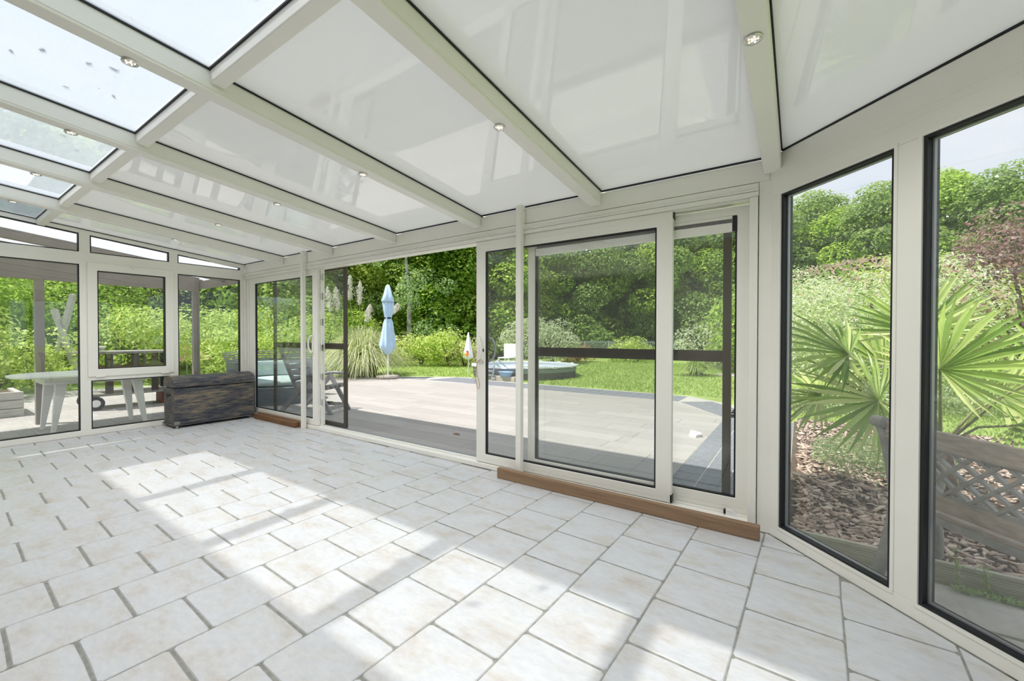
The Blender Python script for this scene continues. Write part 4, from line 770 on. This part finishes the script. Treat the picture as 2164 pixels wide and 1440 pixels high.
# ------------------------------------------------------------------ woodland
PROTO = {}
def tree_proto(key, mat, R, H, z0, n, r0, r1, per, size, up=.5, droop=0, bark='bark'):
    P, N, s = lobes_cloud(shell_lobes(R, H, z0, n, r0, r1), per, size, up); crown = leaves('crown', P, N, s, mat, .6, droop)
    m = MB().tube([(0,0,-.6),(.10,.05,z0+H*.12),(-.02,.02,z0+H*.25),(.12,-.1,z0+H*.45),(.05,-.05,z0+H*.7)],[.13,.12,.10,.07,.03],8)
    for k in range(5 if key != 'birch' else 0): a = k*1.3; m.tube([(.03,0,z0+H*.1*k*.8),(R*.6*math.cos(a),R*.6*math.sin(a),z0+H*(.18+.13*k))],[.07,.02],6)
    tr = m.mesh('trunk'); tr.materials.append(MT[bark]); PROTO[key] = (crown, tr)
tree_proto('bright','lf_bright',3.1,8.6,.6,52,.75,1.25,760,.17,.85); tree_proto('mid','lf_mid',3.2,9.2,.6,54,.75,1.3,740,.17,.85); tree_proto('dark','lf_dark',2.9,8.2,.2,58,.6,1.05,820,.19,1.2); tree_proto('birch','lf_birch',2.3,9.6,.9,40,.35,.75,900,.12,.5,.7,'birch'); tree_proto('yellow','lf_yellow',2.7,7.0,.4,46,.6,1.1,760,.16,.85)
LAB = {'bright':('bright green broadleaf tree in the back rows of the woodland','broadleaf_tree'),'mid':('mid green broadleaf tree in the back rows of the woodland','broadleaf_tree'),'dark':('dark green layered tree in the back rows of the woodland','hornbeam_tree'),'birch':('pale stemmed birch with hanging foliage in the woodland','birch_tree'),'yellow':('yellow-green young tree in front of the woodland','young_tree')}
def tree(key, x, y, s, rz=None, z=G0, label=None):
    lab, nm = LAB[key]; lab = label or lab; t = thing(nm, (x,y,z), lab, 'tree', {'bright':'bright broadleaf trees','mid':'mid green broadleaf trees','dark':'dark green layered trees','birch':'birches','yellow':'yellow-green young trees'}[key]); t.rotation_euler = (0,0,rz if rz is not None else rng.random()*6.28); t.scale = (s,s,s)
    for nm_, me in zip(('crown','trunk'), PROTO[key]):
        o = bpy.data.objects.new(nm_, me); COL.objects.link(o); o.parent = t
CX, CY = .855, -2.9
def polar(az, r): a = math.radians(az); return CX-r*math.sin(a), CY+r*math.cos(a)
front = [(84,20,'bright',.9),(77,21,'yellow',1.0),(71,22,'mid',1.0),(65,21,'bright',.95),(60,24,'bright',1.0),(56,23,'yellow',.9),(52.5,25,'bright',1.05),(48.3,21.5,'birch',.95),(44.5,24.5,'dark',1.15),(40.5,25,'dark',1.1),(37.2,25.5,'bright',1.1),(33.5,27,'yellow',1.0),(29.5,28,'dark',1.0),(26,28,'birch',1.0),(22.5,28,'mid',1.0),(19,29,'bright',1.05),(15,30,'mid',1.05),(11,31,'bright',1.0),(7,30,'mid',.9),(2.5,31,'mid',.92),(-2.5,32,'bright',.97),(-7,31,'mid',.98),(-11,32,'bright',1.10),(-15,31,'mid',.95),(-19.5,30,'bright',.9),(-25,30,'mid',1.0)]
FL = {84:'bright green tree farthest left behind the planter',77:'yellow-green tree behind the swing posts at the left',71:'mid green tree behind the right pane of the left wall',65:'bright green tree seen through the left sliding door',60:'bright green tree behind the slim post left of the doorway',56:'yellow-green tree behind the pampas plumes',52.5:'bright green tree directly behind the blue parasol',48.3:'birch with pale trunk right of the blue parasol',
 44.5:'dark layered tree in the middle of the doorway view',40.5:'dark layered tree behind the open door handle',37.2:'bright green tree behind the left strip of the sliding pane',33.5:'yellow-green tree behind the slim post in front of the doors',29.5:'dark layered tree behind the pool right end',26:'birch with hanging foliage behind the wire mesh fence',22.5:'mid green tree in the middle of the large sliding pane',19:'bright green tree at the right of the large sliding pane',15:'mid green tree behind the meeting stile of the doors',
 11:'bright green tree above the fountain grass',7:'mid green tree behind the right door frame',2.5:'mid green tree behind the corner post of the bay',-2.5:'bright green tree above the dappled willow',-7:'mid green tree behind the bay mullion',-11:'tall bright green tree against the sky in the right bay pane',-15:'mid green tree above the purple shrub',-19.5:'bright green tree at the right picture edge',-25:'mid green tree outside the picture beyond the bay'}
for az, r, k, s in front: tree(k, *polar(az, r), s, label=FL[az])
for i, az in enumerate(np.arange(-24, 90, 5.6)): tree(('mid','bright','dark','mid')[i % 4], *polar(az+rng.uniform(-1,1), 33+3.0*rng.random()), (1.12 if az > 10 else .90)+.12*rng.random(), z=.5)
for i, az in enumerate(np.arange(-22, 90, 6.2)): tree(('mid','dark')[i % 2], *polar(az+rng.uniform(-1,1), 39+3*rng.random()), (1.30 if az > 10 else .94)+.12*rng.random(), z=1.2)
# ------------------------------------------------------------------ lawn blades
nb = 90000; az = np.radians(-26+88*rng.random(nb)); r = 5.5+15*rng.random(nb)**.8; X = CX-r*np.sin(az); Y = CY+r*np.cos(az)
keep = ~((X < .85) & (X > -12) & (Y < 6.4)) & ~((X > .7) & (X < 3.6) & (Y < 4.4)) & ~((X+6.3)**2+(Y-8.2)**2 < 2.9) & (Y < 21)
X, Y = X[keep], Y[keep]; k = len(X); a = 2*np.pi*rng.random(k); h = .03+.05*rng.random(k); B = np.stack([X,Y,np.full(k,-.078)],1); sdv = np.stack([np.cos(a),np.sin(a),0*a],1)*.010; tp_ = B+np.stack([.03*rng.normal(size=k),.03*rng.normal(size=k),h],1)
o = tag(finish(bpy.data.objects.new('lawn_grass', npmesh('lawn_grass', np.stack([B-sdv,B+sdv,tp_],1), np.arange(3*k).reshape(k,3), 'blade')), None, 'stuff'), 'short green mown grass of the lawn beyond the terrace', 'grass')
# ------------------------------------------------------------------ litter on the roof glass
def roofleaf(x, y, s, rz, label):
    z = zr(y)+.0125; pts = []
    for k in range(7):
        t = 2*math.pi*k/7; rr = s*(1 if k % 2 else .6)*(1.6 if k in (0,) else 1); u = rr*math.cos(t); w_ = rr*.55*math.sin(t); dx = u*math.cos(rz)-w_*math.sin(rz); dy = u*math.sin(rz)+w_*math.cos(rz); pts.append((x+dx,y+dy,z-.1*dy+.001))
    tag(obj('dead_leaf', MB().prism(pts,(0,0,.003)), 'deadleaf'), label, 'leaf', 'leaf litter on the roof glass')
roofleaf(-1.06,-2.44,.045,.4,'large curled dead leaf on the roof glass at the top edge'); roofleaf(-.86,-2.16,.04,1.2,'dead leaf with a twig on the nearest roof pane')
for x, y, s in ((-1.98,-2.38,.018),(-2.22,-2.24,.016),(-1.92,-2.30,.022),(-2.05,-2.52,.02),(-2.2,-2.6,.016),(-1.75,-2.25,.013),(-3.1,-2.3,.02),(-3.3,-2.2,.016),(-1.7,-2.12,.012),(-2.35,-2.4,.015)): roofleaf(x, y, s, rng.random()*6, 'small dark dead leaf speck on the roof glass')
tag(obj('twig', MB().tube([(-.83,-2.14,zr(-2.14)+.015),(-.78,-2.15,zr(-2.15)+.02),(-.72,-2.11,zr(-2.11)+.016),(-.68,-2.09,zr(-2.09)+.016)],.002,5), 'deadleaf'), 'thin curved twig on the nearest roof glass pane', 'twig')
